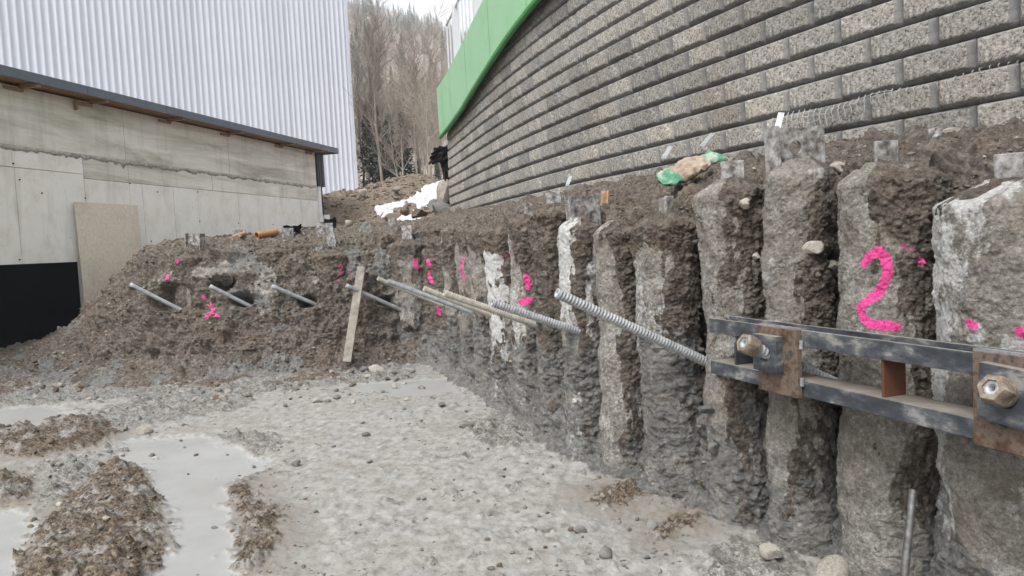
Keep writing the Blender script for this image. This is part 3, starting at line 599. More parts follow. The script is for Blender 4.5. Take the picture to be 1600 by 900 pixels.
def paint_on(v):
    out = np.zeros(len(v)); wob = None
    for pts, rad, amt in SP:
        c = pts.mean(0); ext = np.abs(pts-c).max()+rad*3
        m = np.where(np.all(np.abs(v-c) < ext, axis=1))[0]
        if not len(m): continue
        q = v[m]; d = np.full(len(m), 9.0)
        for k in range(len(pts)-1):
            a = pts[k]; e = pts[k+1]-a; w = q-a; t = np.clip((w @ e)/max(e @ e, 1e-9), 0, 1); d = np.minimum(d, np.linalg.norm(w-t[:, None]*e, axis=1))
        d = d+rad*(0.55*fbm(q, 0.9/rad, 4, 0.7, 61)+0.35*fbm(q, 4.5/rad, 2, 0.7, 62))
        out[m] = np.maximum(out[m], amt*sstep(rad*1.12, rad*0.72, d))
    return out
SP = [(np.array([hit(*q) for q in s]), r_, a_) for s, r_, a_ in STROKES]
me = mesh_np('earth_bank', BANK['p'], grid_quads(len(us), nt), attrs={'cement': BANK['cem'], 'slurry': BANK['slu'], 'paint': paint_on(BANK['p'])})
bank = tag(link('earth_bank', me, M['soil']), kind='structure')

# ---- steel sections standing in the pile heads
def web_plate(mb, Mx, w, h, th, hole):
    """upright plate with a round hole, in local XZ"""
    n = 24
    for k in range(n):
        a0, a1 = 2*math.pi*k/n, 2*math.pi*(k+1)/n
        def rim(a):
            c, s = math.cos(a), math.sin(a); f = min((w/2)/max(abs(c), 1e-6), (h/2)/max(abs(s), 1e-6)); return (c*f, s*f)
        o0, o1 = rim(a0), rim(a1); i0 = (hole*math.cos(a0), hole*math.sin(a0)); i1 = (hole*math.cos(a1), hole*math.sin(a1))
        c = [Mx @ Vector((q[0], y, q[1]+h/2)) for y in (-th/2, th/2) for q in (i0, o0, o1, i1)]
        mb.hexa(c)
def steel_head(parent, x, y, z, kind, w, rz, hgt=0.2):
    Mx = Matrix.Translation((x, y, z)) @ Matrix.Rotation(rz, 4, 'Z') @ Matrix.Rotation(random.uniform(-0.06, 0.06), 4, 'Y')
    mb = MB()
    if kind == 'web':
        web_plate(mb, Mx, w, hgt, 0.014, w*0.14)
        for s in (-1, 1): mb.box(s*w/2-0.009, s*w/2+0.009, -0.05, 0.05, -0.05, hgt+0.004, Mx)
    else:
        mb.box(-w/2, w/2, -0.008, 0.008, -0.12, hgt*0.7, Mx); mb.box(-0.006, 0.006, 0.008, 0.09, -0.12, hgt*0.66, Mx)
    return mb.build('steel_head', M['steel_dusty'], parent, bevel=0.003 if kind != 'web' else 0.0)
def bank_top(x, y, d=0.0):
    m = (BANK['T'] > 0.72) & (np.abs(BANK['p'][:, 0]-x) < 0.10) & (np.abs(BANK['p'][:, 1]-y) < 0.12)
    return float(np.percentile(BANK['p'][m, 2], 75)) if m.any() else d
random.seed(3)
for q in PILES:
    root = empty(q['name'], (q['c'][0], q['c'][1], 0)); tag(root, q['label'], 'grout pile', 'row of bored grout piles holding the cut')
    v = q['v']-np.array([q['c'][0], q['c'][1], 0])
    me = mesh_np('shaft', v, q['quads'], q['tris'], attrs={'cement': q['cem'], 'slurry': q['slu'], 'paint': paint_on(q['v']), 'pale': q['pale']})
    link('shaft', me, M['soil'], root)
    if q['steel']:
        k, w, rz = q['steel']; off = 0.06
        steel_head(root, 0.02, 0.06, q['ztop']-0.03 if q['c'][1] < 8 else max(q['ztop'], bank_top(q['c'][0], q['c'][1]+0.06))-0.04, k, w, rz-0.5, hgt=0.19 if k == 'web' else 0.20)
# steel sections whose piles are hidden in the soil
for k, (px, py, Y, w, kind) in enumerate(((508, 368, 10.7, 0.24, 'plate'), (571, 367, 10.6, 0.17, 'plate'), (613, 367, 10.6, 0.10, 'plate'), (450, 374, 10.6, 0.16, 'plate'), (375, 385, 10.6, 0.2, 'plate'))):
    c = P(px, py, Y); o = steel_head(None, c[0], c[1], bank_top(c[0], c[1], c[2])-0.03, kind, w, 0.15, 0.25); o.name = 'steel_section_stub'
    tag(o, ['wide mud-grey steel stub on the bank top left of the snow', 'small grey steel stub on the bank straight below the tree gap', 'narrowest grey steel stub on the bank top by the corner',
            'grey steel stub on the bank right of the orange pipe', 'grey steel stub on the bank top left of the orange pipe'][k], 'steel stub', 'steel stubs along the bank top')

# ================================================================== BLOCK RETAINING WALL
wall = empty('block_retaining_wall', (float(wall_x(8.0)), 8.0, 1.5))
tag(wall, 'curved grey split-face concrete block retaining wall with green coping', 'retaining wall')
WI = wall.matrix_basis.inverted()
ysamp = np.linspace(14.6, 1.2, 1200); xs = wall_x(ysamp); arc = np.concatenate([[0], np.cumsum(np.hypot(np.diff(xs), np.diff(ysamp)))])
def wall_at(s):
    Y = float(np.interp(s, arc, ysamp)); X = float(wall_x(Y)); d = float(np.polyval(np.polyder(WC), Y)); t = Vector((-d, -1, 0)).normalized()
    return Vector((X, Y, 0)), t, Vector((t.y, -t.x, 0))      # point, tangent towards the viewer, outward normal to the pit
BH, BL = 0.18, 0.43
COPY_ = np.array([14.6, 13.5, 12.45, 10.94, 9.6, 8.65, 7, 4, 1]); COPZ = np.array([3.71, 3.76, 3.83, 4.02, 4.21, 4.32, 4.47, 4.70, 4.85])
def cop_z(Y): return float(np.interp(-Y, -COPY_, COPZ))
def block_mesh(seed, L, rough=True):
    nx, nz = 26, 11; g = 0.002
    xs_ = np.concatenate([[0, 0], [0.024], np.linspace(0.030, L-0.036, nx), [L-0.031], [L, L]]); zs_ = np.concatenate([[0, 0], [0.028], np.linspace(0.033, BH-0.021, nz), [BH-0.016], [BH, BH]])
    ys_x = np.concatenate([[-0.12, 0], [0.034], np.full(nx, 0.038), [0.034], [0, -0.12]]); ys_z = np.concatenate([[-0.12, 0], [0.034], np.full(nz, 0.038), [0.034], [0, -0.12]])
    Xg = np.repeat(np.clip(xs_, g, L-g), len(zs_)); Zg = np.tile(np.clip(zs_, g, BH-g), len(xs_)); Yg = np.minimum(np.repeat(ys_x, len(zs_)), np.tile(ys_z, len(xs_)))
    q = np.column_stack([Xg, Yg*0, Zg])+seed*5.3
    inn = (Yg > 0.036).astype(float)
    if seed % 4 == 1:    # chipped corner
        c = np.array([L*0.9, 0.15]); d = np.hypot(Xg-c[0], Zg-c[1]); Yg = Yg-0.025*sstep(0.09, 0.03, d+0.03*fbm(q, 30, 3, 0.6, 3))*(Yg > 0.0)
    rf = np.clip(inn+0.7*(Yg > 0.030)*(fbm(q, 40, 2, 0.5, 5) > -0.05), 0, 1)
    Yg = Yg+inn*(0.010*fbm(q, 16, 4, 0.7, seed)+0.006*fbm(q, 60, 2, 0.6, seed+1))+(Yg > 0.03)*0.003*fbm(q, 50, 3, 0.6, 8)
    return mesh_np('block', np.column_stack([Xg, Yg, Zg]), grid_quads(len(xs_), len(zs_)), attrs={'rough': rf})
BM = [block_mesh(k, BL) for k in range(8)]
for m_ in BM: m_.materials.append(M['block'])
blocks = []; Z0 = 1.60; rs = random.Random(5)
for k in range(20):
    zb = Z0+k*BH; s = 0.0 if k % 2 == 0 else -BL/2
    while s < arc[-1]-BL:
        s0 = max(s, 0.0); pnt, tg, nr = wall_at(s0); p2, _, _ = wall_at(s0+BL)
        tg = (p2-pnt).normalized(); nr = Vector((tg.y, -tg.x, 0))
        if zb < cop_z(pnt.y)+0.12 and (s >= 0):
            pos = pnt-nr*(0.004*k)+nr*rs.uniform(-0.003, 0.003)+Vector((0, 0, zb)); mx = frame(pos, tg, nr, Vector((0, 0, 1)))
            mid = pos+tg*BL/2+Vector((0, 0, BH/2)); px, py, dp = project([mid]); inv = -80 < px[0] < 1680 and -40 < py[0] < 400
            blocks.append(((1e3 if inv else 0)+1.0/dp[0], mx, rs.randrange(8)))
        elif s < 0 and zb < cop_z(pnt.y)+0.12:
            pos = pnt-nr*(0.004*k)+Vector((0, 0, zb)); blocks.append((1.0/15, frame(pos, tg*0.5, nr, Vector((0, 0, 1))), rs.randrange(8)))
        s += BL
blocks.sort(key=lambda b: -b[0])
for _, mx, kind in blocks[:300]:
    o = bpy.data.objects.new('block', BM[kind]); COL.objects.link(o); o.parent = wall; o.matrix_local = WI @ mx
vs_, qs_, rf_ = [], [], []; off = 0
cache = []
for m_ in BM:
    co = np.empty(len(m_.vertices)*3, np.float32); m_.vertices.foreach_get('co', co); co = co.reshape(-1, 3)
    li = np.empty(len(m_.loops), np.int32); m_.loops.foreach_get('vertex_index', li)
    r_ = np.empty(len(m_.vertices), np.float32); m_.attributes['rough'].data.foreach_get('value', r_); cache.append((co, li.reshape(-1, 4), r_))
for _, mx, kind in blocks[300:]:
    co, q, r_ = cache[kind]; A = np.array(WI @ mx); vs_.append(co @ A[:3, :3].T+A[:3, 3]); qs_.append(q+off); rf_.append(r_); off += len(co)
if vs_:
    o = link('distant_blocks', mesh_np('distant_blocks', np.vstack(vs_), np.vstack(qs_), attrs={'rough': np.concatenate(rf_)}), M['block'], wall); o['kind'] = 'stuff'
print('blocks', len(blocks))
# core behind the blocks
vv = []; nn = 80
for i in range(nn):
    pnt, tg, nr = wall_at(arc[-1]*i/(nn-1)*0.999); Yq = pnt.y
    for dpt, zq in ((-0.06, 1.4), (-0.42, 1.4), (-0.42, cop_z(Yq)+0.5), (-0.12, cop_z(Yq)+0.5)): q = pnt+nr*dpt; vv.append(WI @ Vector((q.x, q.y, zq)))
qd = [(i*4+a, i*4+(a+1) % 4, (i+1)*4+(a+1) % 4, (i+1)*4+a) for i in range(nn-1) for a in range(4)]+[(3, 2, 1, 0)]
core = link('wall_core', mesh_np('wall_core', [tuple(q) for q in vv], qd, smooth=False), M['leak'], wall)
# coping of lacquered green sheets and its rolled edge
cop = empty('coping'); cop.parent = wall
def s_of_y(Y): return float(np.interp(-Y, -ysamp, arc))
joints = [-0.14, s_of_y(14.25), s_of_y(13.4), s_of_y(12.0), s_of_y(10.5), s_of_y(9.0), s_of_y(7.6), s_of_y(6.2), s_of_y(4.8), s_of_y(3.4), s_of_y(2.0)]
def cop_pt(s, offn, dz):
    pnt, tg, nr = wall_at(max(s, 0.0)); pnt = pnt+tg*min(s, 0.0); q = pnt+nr*offn; q.z = cop_z(pnt.y)+dz; return WI @ q
for a, b in zip(joints[:-1], joints[1:]):
    pr = [(0.075, 0.0), (0.115, 0.02), (0.125, 0.92), (0.09, 0.95), (-0.40, 0.95), (-0.40, 0.90), (0.06, 0.90)]
    n_ = 7; vv = [cop_pt(a+0.012+(b-a-0.024)*i/(n_-1), q[0], q[1]) for i in range(n_) for q in pr]; m_ = len(pr)
    f = [(i*m_+j, i*m_+(j+1) % m_, (i+1)*m_+(j+1) % m_, (i+1)*m_+j) for i in range(n_-1) for j in range(m_)]
    mb = MB(); mb.add(vv, f+[tuple(range(m_-1, -1, -1)), tuple((n_-1)*m_+j for j in range(m_))]); mb.build('coping_sheet', M['green'], cop)
    mb = MB()
    for i in range(6): mb.tube(cop_pt(a+0.004+(b-a-0.008)*i/6, 0.105, -0.012), cop_pt(a+0.004+(b-a-0.008)*(i+1)/6, 0.105, -0.012), 0.042, n=8)
    mb.build('edge_trim', M['green_dark'], cop, smooth=True)
# white railing on the coping
rail = empty('railing', (float(wall_x(12)), 12.0, 5.2)); tag(rail, 'white slatted metal railing standing on the green coping', 'railing')
RI = rail.matrix_basis.inverted()
def rail_pt(s, dz, offn=-0.1):
    pnt, tg, nr = wall_at(s); q = pnt+nr*offn; q.z = cop_z(pnt.y)+0.95+dz; return q, tg, nr
slat = MB(); slat.box(-0.035, 0.035, -0.008, 0.008, 0.06, 1.12); sm_ = slat.mesh('slat'); sm_.materials.append(M['rail'])
post = MB(); post.box(-0.05, 0.05, -0.05, 0.05, -0.06, 1.2); pm_ = post.mesh('post', bevel=0.004); pm_.materials.append(M['rail'])
s = 0.1; i = 0
while s < s_of_y(5.0):
    q, tg, nr = rail_pt(s, 0.0)
    o = bpy.data.objects.new('post' if i % 6 == 3 else 'slat', pm_ if i % 6 == 3 else sm_); COL.objects.link(o); o.parent = rail; o.matrix_local = RI @ frame(q, tg, nr, Vector((0, 0, 1)))
    s += 0.30; i += 1
for dz in (0.10, 1.14):
    mb = MB(); n_ = 40; Ls = s_of_y(5.0)
    for i in range(n_):
        a, b = rail_pt(0.05+(Ls-0.05)*i/n_, dz, -0.1)[0], rail_pt(0.05+(Ls-0.05)*(i+1)/n_, dz, -0.1)[0]; mb.tube(RI @ a, RI @ b, 0.022, n=8)
    mb.build('rail', M['rail'], rail, smooth=True)

# ================================================================== CONCRETE BUILDING ON THE LEFT
O2 = G(0, 562, 0)[:2]; CT = np.array([0.245, 1.0]); CT /= np.linalg.norm(CT); CN = np.array([CT[1], -CT[0]])    # CN: out of the wall, towards the pit
def s_px(x, y=300):
    d = ray(x, y)[:2]; A = np.array([[CT[0], -d[0]], [CT[1], -d[1]]]); return float(np.linalg.solve(A, -O2)[0])
def wz(x, y): s = s_px(x, y); q = O2+CT*s; return float(P(x, y, q[1])[2])
S_END = s_px(493, 300); print('conc', O2, S_END, 'fascia z', wz(0, 103), wz(300, 178), wz(500, 228), 'seams', wz(0, 222), wz(200, 255), wz(400, 283), 'low', wz(303, 289), wz(480, 305), 'blk', wz(0, 412), wz(113, 411))
bld = empty('concrete_building', (O2[0], O2[1], 0), math.atan2(CT[1], CT[0]))      # local x along the wall, local -y out of the wall
tag(bld, 'raw concrete building with overhanging flat roof and slate-blue fascia', 'building')
ZR = 4.74
core = MB(); core.box(-9, S_END-0.02, 0.03, 11, -0.5, ZR); core.build('wall_core', M['conc_board'], bld)
def panel(x0, x1, z0, z1, mat, proud=0.0, name='wall_panel'):
    mb = MB(); mb.box(x0+0.005, x1-0.005, -0.045-proud, 0.028, z0+0.004, z1-0.004); return mb.build(name, M[mat], bld, bevel=0.004)
rs = random.Random(11)
Zs1, Zs2 = 3.68, 3.22
js = [-9, -6.5, -4, -1.6]+[s_px(x) for x in (197, 358, 475)]+[S_END]
for a, b in zip(js[:-1], js[1:]): panel(a, b, Zs1, ZR, 'conc_board', rs.uniform(0.012, 0.02))
js = [-9, -6, -3]+[s_px(x) for x in (20, 130)]
for a, b in zip(js[:-1], js[1:]): panel(a, b, Zs2+0.08, Zs1, 'conc_light', rs.uniform(0, 0.008))
js = [s_px(x) for x in (130, 200, 330, 440)]+[S_END]
for a, b in zip(js[:-1], js[1:]): panel(a, b, Zs2, Zs1, 'conc_board', rs.uniform(0, 0.008))
js = [-9, -7.4, -5.8, -4.2, -2.6, -1.1]+[s_px(x) for x in (22, 130)]
for a, b in zip(js[:-1], js[1:]): panel(a, b, -0.3, Zs2+0.08, 'conc_light', rs.uniform(0, 0.008))
js = [s_px(x) for x in (130, 200, 220, 268, 306, 369, 426, 467)]+[S_END]
for a, b in zip(js[:-1], js[1:]): panel(a, b, -0.3, Zs2, 'conc_light', rs.uniform(0, 0.008))
# ragged seam where grout ran out under the upper formwork
nn = 260; xx = np.linspace(-2.5, S_END-0.1, nn); qn = np.column_stack([xx, xx*0, xx*0])
lo = 0.06+0.11*fbm(qn, 2.4, 5, 0.75, 3)+0.12*np.abs(fbm(qn, 9, 2, 0.6, 4)); hi = 0.015+0.03*fbm(qn, 3, 4, 0.6, 6)
vv = np.vstack([np.column_stack([xx, np.full(nn, -0.058), Zs1+hi]), np.column_stack([xx, np.full(nn, -0.072), Zs1-0.02+0*xx]), np.column_stack([xx, np.full(nn, -0.058), Zs1-np.clip(lo, 0.02, 0.4)]), np.column_stack([xx, np.full(nn, -0.03), Zs1-np.clip(lo, 0.02, 0.4)])])
qd = [(k*nn+i, k*nn+i+1, (k+1)*nn+i+1, (k+1)*nn+i) for k in range(3) for i in range(nn-1)]
link('grout_seam', mesh_np('grout_seam', vv, qd), M['leak'], bld)
for (x, y) in ((17, 256), (27, 281), (130, 310), (200, 287), (27, 406), (233, 377), (260, 376), (309, 346), (370, 349), (424, 351), (467, 353), (243, 300), (62, 302), (306, 300)):
    s_ = s_px(x, y); zz_ = wz(x, y); mb = MB(); mb.tube((s_, -0.062, zz_), (s_, -0.04, zz_), 0.013, n=10); mb.build('tie_hole', M['bitumen'], bld)
# black sheet on the lower wall
mb = MB(); z1 = wz(50, 412); mb.box(-9, s_px(119, 450), -0.075, -0.058, -0.3, z1); mb.build('black_foil', M['bitumen'], bld)
# flat roof, fascia sheets, soffit and rafters
fa = [-9, -5.5, -2.6]+[s_px(x, 150) for x in (102, 227, 325, 405, 473)]; OV = 0.5
FE = S_END+0.75; fa.append(FE)
roof = MB(); roof.box(-9, FE-0.03, -OV+0.03, 11, ZR+0.06, ZR+0.145); roof = roof.build('roof', M['anthracite'], bld)
for a, b in zip(fa[:-1], fa[1:]):
    mb = MB(); mb.box(a+0.004, b-0.004, -OV-0.012, -OV+0.026, ZR+0.0, ZR+0.17); mb.box(a+0.004, b-0.004, -OV+0.028, -OV+0.2, ZR+0.15, ZR+0.168); mb.build('fascia', M['fascia'], roof, bevel=0.003)
mb = MB(); mb.box(FE-0.028, FE+0.01, -OV+0.03, 11, ZR+0.0, ZR+0.166); mb.build('fascia', M['fascia'], roof, bevel=0.003)
mb = MB(); mb.box(-9, FE-0.04, -OV+0.03, 0.02, ZR+0.035, ZR+0.056); mb.build('soffit', M['osb'], bld)
for x in (-50, 30, 137, 258, 350, 432, 478):
    s_ = s_px(x, 170); mb = MB(); mb.box(s_-0.04, s_+0.04, -OV+0.03, -0.07, ZR-0.045, ZR+0.033); mb.build('rafter', M['timber'], bld, bevel=0.003)
    mb = MB(); mb.box(s_-0.35, s_+0.02, -0.115, -0.068, ZR-0.10, ZR-0.048); mb.build('batten', M['timber'], bld, bevel=0.003)
    if x == 137:
        mb = MB(); mb.box(s_-0.42, s_-0.37, -0.14, -0.07, ZR-0.22, ZR-0.02); mb.build('batten', M['timber'], bld, bevel=0.003)
# ribbed dark sheet on the far corner, white pipe below
zb_ = wz(498, 292); cc = MB()
for k in range(5): cc.box(S_END+0.02+0.09*k, S_END+0.095+0.09*k, -0.11-0.012*(k % 2), 0.25, zb_, ZR+0.02)
cc.box(S_END+0.02, S_END+0.46, -0.09, 0.24, zb_+0.02, ZR); cc.build('corner_cladding', M['anthracite'], bld, bevel=0.004)
mb = MB(); mb.tube((S_END+0.16, 0.0, 2.0), (S_END+0.16, 0.0, zb_+0.03), 0.10, n=16); mb.tube((S_END+0.16, 0.0, 2.0), (S_END+0.16, 0.0, 2.75), 0.118, n=16); mb.build('down_pipe', M['white'], bld, smooth=True)
mb = MB(); mb.tube((S_END+0.36, 0.02, 2.0), (S_END+0.36, 0.02, zb_+0.03), 0.06, n=12); mb.build('drain_pipe', M['bitumen'], bld, smooth=True)
mb = MB(); mb.tube((S_END+0.42, -0.1, 2.0), (S_END+0.42, -0.1, 2.78), 0.12, n=16); mb.build('pipe_stub', M['white'], bld, smooth=True)
# board leaning on the wall
b0, b1 = s_px(109, 320), s_px(207, 320); bz = wz(150, 318); bd = MB()
bd.hexa([bld.matrix_basis @ Vector(q) for q in ((b0, -0.18, bz-2.5), (b1, -0.18, bz-2.5), (b1, -0.16, bz-2.5), (b0, -0.16, bz-2.5), (b0, -0.118, bz), (b1, -0.118, bz), (b1, -0.098, bz), (b0, -0.098, bz))])
o = bd.build('strand_board_sheet', M['board'], bevel=0.002); tag(o, 'weathered tan strand board sheet leaning upright on the concrete wall', 'board')

# ================================================================== CORRUGATED HALL BEHIND
H1 = P(0, 300, 25)[:2]; H2 = P(557, 290, 34)[:2]; HT = (H2-H1)/np.linalg.norm(H2-H1); HN = np.array([HT[1], -HT[0]]); HL = float(np.linalg.norm(H2-H1))
hall = empty('corrugated_hall', (H2[0], H2[1], 0), math.atan2(HT[1], HT[0])); tag(hall, 'tall pale hall clad in vertical corrugated steel behind the concrete building', 'building')
def corrugated(L, z0, z1, per=0.24, dep=0.036):
    xs_ = []; ys_ = []; k = 0
    while k*per < L:
        for fx, fy in ((0.0, 0), (0.50, 0), (0.62, 1), (0.88, 1)): xs_.append(-(k+fx)*per); ys_.append(dep*fy)
        k += 1
    xs_ += [-k*per, -k*per-0.03]; ys_ += [0, 0]
    n_ = len(xs_); v = [(x, -y, z) for z in (z0, z1) for x, y in zip(xs_, ys_)]
    return v, [(i, i+1, n_+i+1, n_+i) for i in range(n_-1)]
v, f = corrugated(0.95, 0.5, 19); me = mesh_np('cladding_sheet', v, f, smooth=False)
for k in range(int((HL+10)/0.96)):
    o = link('cladding_sheet', me, M['clad'], hall); o.location = (-0.96*k, -0.004*(k % 2), 0)
v, f = corrugated(14, 0.5, 19); v = [(q[1], -q[0], q[2]) for q in v]; link('side_cladding', mesh_np('cladding', v, f, smooth=False), M['clad'], hall)
mb = MB(); mb.box(-0.09, 0.06, -0.055, 0.09, 0.5, 19.1); mb.build('corner_trim', M['clad'], hall)
mb = MB(); mb.box(-HL-10, -0.05, 0.1, 14, 18.6, 19.0); mb.build('roof', M['clad'], hall)

# ================================================================== ANCHOR BARS
def bar_mesh(name, L, r, pitch=0.020, amp=0.0025, nr=18, threaded=True):
    """lies along +Z from the free end at 0; hollow free end"""
    step = 0.004 if threaded else 0.05
    zs_ = np.concatenate([[0.045, 0.0], np.arange(0, L+step, step)]); rr = np.concatenate([[r*0.38, r*0.45], np.full(len(zs_)-2, r)])
    th = np.linspace(0, 2*math.pi, nr, endpoint=False); TH = np.repeat(th, len(zs_)); Z = np.tile(zs_, nr); RR = np.tile(rr, nr)
    if threaded:
        w = np.sin(2*math.pi*(Z/pitch)+TH); RR = np.where(RR > r*0.9, RR+amp*np.clip(w*1.6, -1, 1), RR)
    return mesh_np(name, np.column_stack([np.cos(TH)*RR, np.sin(TH)*RR, Z]), grid_quads(nr, len(zs_), True)[:, ::-1])
def bar_between(name, mat, end, entry, r, label, threaded=True, extra=0.35, group=None):
    end = V(end); entry = V(entry); d = entry-end; o = link(name, bar_mesh(name, d.length+extra, r, threaded=threaded), M[mat])
    o.matrix_basis = Matrix.Translation(end) @ d.to_track_quat('Z', 'Y').to_matrix().to_4x4()
    return tag(o, label, 'anchor bar', group)
def solve_end(entry, x, y, k):
    """depth of the free end so that the bar runs square to the wall in plan (dY = k dX)"""
    best = min(np.linspace(1.5, 12, 2000), key=lambda Y: abs((entry[1]-Y)-k*(entry[0]-P(x, y, Y)[0])))
    return P(x, y, best)
gb = 'anchor bars sticking out of the pile row'
for (ex, ey, Y, fx, fy, r, mat, lab, k) in ((1105, 566, 4.15, 870, 458, 0.026, 'galv', 'longest thick grey threaded anchor bar in front of two slim piles', 0.4),
        (938, 529, 5.05, 769, 473, 0.026, 'galv', 'grey threaded anchor bar ending left of the white-faced slim pile', 0.4),
        (836, 507, 5.95, 694, 458, 0.026, 'bar_tan', 'tan dusty threaded anchor bar, second one left of the longest', 0.4),
        (766, 492, 7.0, 662, 451, 0.026, 'bar_tan', 'tan threaded bar ending in front of the smooth corner pile', 0.4),
        (733, 487, 7.9, 606, 439, 0.025, 'galv', 'grey threaded bar ending right beside the end of a thinner tan bar', 0.4),
        (680, 473, 9.6, 590, 435, 0.025, 'bar_tan', 'tan bar whose free end is nearest right of the leaning plank', 0.5)):
    e = P(ex, ey, Y); bar_between('threaded_anchor_bar', mat, solve_end(e, fx, fy, k), e, r, lab, True, group=gb)
for (ex, ey, Y, fx, fy, lab) in ((606, 475, 9.9, 541, 446, 'smooth grey anchor pipe crossing in front of the leaning plank'), (485, 472, 9.9, 425, 447, 'smooth grey anchor pipe in front of the white grout streak'),
        (392, 479, 9.9, 328, 447, 'smooth grey anchor pipe just right of the pink cross mark'), (284, 485, 9.95, 203, 444, 'leftmost smooth grey anchor pipe below the hollow in the bank')):
    e = P(ex, ey, Y); bar_between('anchor_pipe', 'galv', solve_end(e, fx, fy, 0.55), e, 0.027, lab, False, group='smooth anchor pipes in the left bank')

# ================================================================== STEEL WALER
W0 = np.array([0.96, 3.62]); W1 = np.array([1.47, 2.15]); wt = (W1-W0)/np.linalg.norm(W1-W0); wn_ = np.array([-wt[1], wt[0]])   # wn_: into the bank
if wn_[0] < 0: wn_ = -wn_
waler = empty('steel_waler', (W0[0], W0[1], 0.82)); waler.matrix_basis = frame((W0[0], W0[1], 0.82), (wt[0], wt[1], 0), (wn_[0], wn_[1], 0), (0, 0, 1))
tag(waler, 'double steel channel waler bolted across the piles with rusty anchor plates', 'steel waler')
WI2 = waler.matrix_basis.inverted(); LW = 3.0; ZT = 0.275
def wal_s(px, py):
    d = ray(px, py)[:2]; A = np.array([[wt[0], -d[0]], [wt[1], -d[1]]]); return float(np.linalg.solve(A, -W0)[0])
mb = MB(); mb.box(0, LW, 0, 0.010, 0.205, ZT); mb.box(0, LW, 0.118, 0.128, 0.205, ZT); mb.box(0, LW, 0.0101, 0.1179, 0.205, 0.214); mb.build('upper_channel', M['steel'], waler, bevel=0.002)
mb = MB(); mb.box(0, LW, 0, 0.010, 0, 0.066); mb.box(0, LW, 0.118, 0.128, 0, 0.066); mb.box(0, LW, 0.0101, 0.1179, 0.057, 0.0659); mb.build('lower_channel', M['steel'], waler, bevel=0.002)
for px, mat in ((1144, 'steel'), (1372, 'rust_red'), (1700, 'rust_red')):
    s_ = wal_s(px, 560) if px < 1600 else 2.3
    mb = MB(); mb.box(s_, s_+0.012, 0.012, 0.116, 0.0665, 0.2045); mb.build('stiffener', M[mat], waler, bevel=0.0015)
adir = Vector((-0.86*0.93, -0.86*0.37, 0.40)).normalized(); aloc = (WI2.to_3x3() @ adir).normalized()
def hexnut(mb, a, d, r, L):
    q = d.to_track_quat('Z', 'Y').to_matrix()
    rings = [(0.0, 0.92), (0.10*L, 1.0), (0.85*L, 1.0), (L, 0.86), (L, 0.56), (L*0.6, 0.54)]
    vv = [a+q @ Vector((math.cos(math.pi*k/3)*r*f, math.sin(math.pi*k/3)*r*f, z)) if f > 0.6 else a+q @ Vector((math.cos(math.pi*k/3)*r*f, math.sin(math.pi*k/3)*r*f, z)) for z, f in rings for k in range(6)]
    mb.add(vv, [(i*6+k, i*6+(k+1) % 6, (i+1)*6+(k+1) % 6, (i+1)*6+k) for i in range(len(rings)-1) for k in range(6)]+[tuple(range(5, -1, -1))])
def anchor_head(s_c, zc, pw, ph, ww, wh, dx, dz, outl, wrot):
    z0 = zc-ph/2
    pl = MB(); pl.box(s_c-pw/2, s_c+pw/2, -0.029, -0.003, z0, z0+ph); pl = pl.build('anchor_plate', M['rust'], waler, bevel=0.003)
    mb = MB(); mb.box(s_c-pw/2+0.003, s_c+pw/2-0.003, -0.026, 0.001, z0+ph-0.001, z0+ph+0.006); mb.build('cut_edge', M['cutface'], pl)
    for fz in (0.18, 0.72):
        mb = MB(); mb.tube((s_c+pw/2+0.001, -0.008, z0+ph*fz), (s_c+pw/2+0.001, -0.006, z0+ph*fz+0.035), 0.009, n=8); mb.build('weld_bead', M['cutface'], pl)
    wm = MB(); Mx = Matrix.Translation((s_c+dx, -0.046, zc+dz-wh/2)) @ Matrix.Translation((0, 0, wh/2)) @ Matrix.Rotation(wrot, 4, 'Y') @ Matrix.Translation((0, 0, -wh/2)); web_plate(wm, Mx, ww, wh, 0.032, 0.037); wm = wm.build('washer_plate', M['steel'], waler)
    c = Vector((s_c+dx, -0.05, zc+dz))
    nut = MB(); hexnut(nut, c+aloc*outl, aloc, 0.046, 0.052); nut.build('nut', M['brass'], waler, smooth=True)
    nk = MB(); nk.tube(c+aloc*(outl-0.016), c+aloc*(outl+0.001), 0.040, 0.042, n=20); nk.build('nut_collar', M['brass'], waler, smooth=True)
    e = waler.matrix_basis @ (c+aloc*(outl+0.046)); f = waler.matrix_basis @ (c-aloc*0.55)
    return e, f
cz = 0.82
s1 = wal_s(1222, 560); s2 = wal_s(1594, 612)
e, f = anchor_head(s1, 0.135, 0.25, 0.285, 0.155, 0.155, -0.035, 0.03, 0.085, 0.0)
bar_between('threaded_anchor_bar', 'galv', e, f, 0.025, 'threaded bar with hexagonal nut in the left rusty plate of the waler', True, 0.1, gb)
e, f = anchor_head(s2, 0.140, 0.26, 0.295, 0.17, 0.17, 0.0, 0.03, 0.03, 0.06)
bar_between('threaded_anchor_bar', 'galv', e, f, 0.025, 'threaded bar with hexagonal nut in the right rusty plate of the waler', True, 0.1, gb)

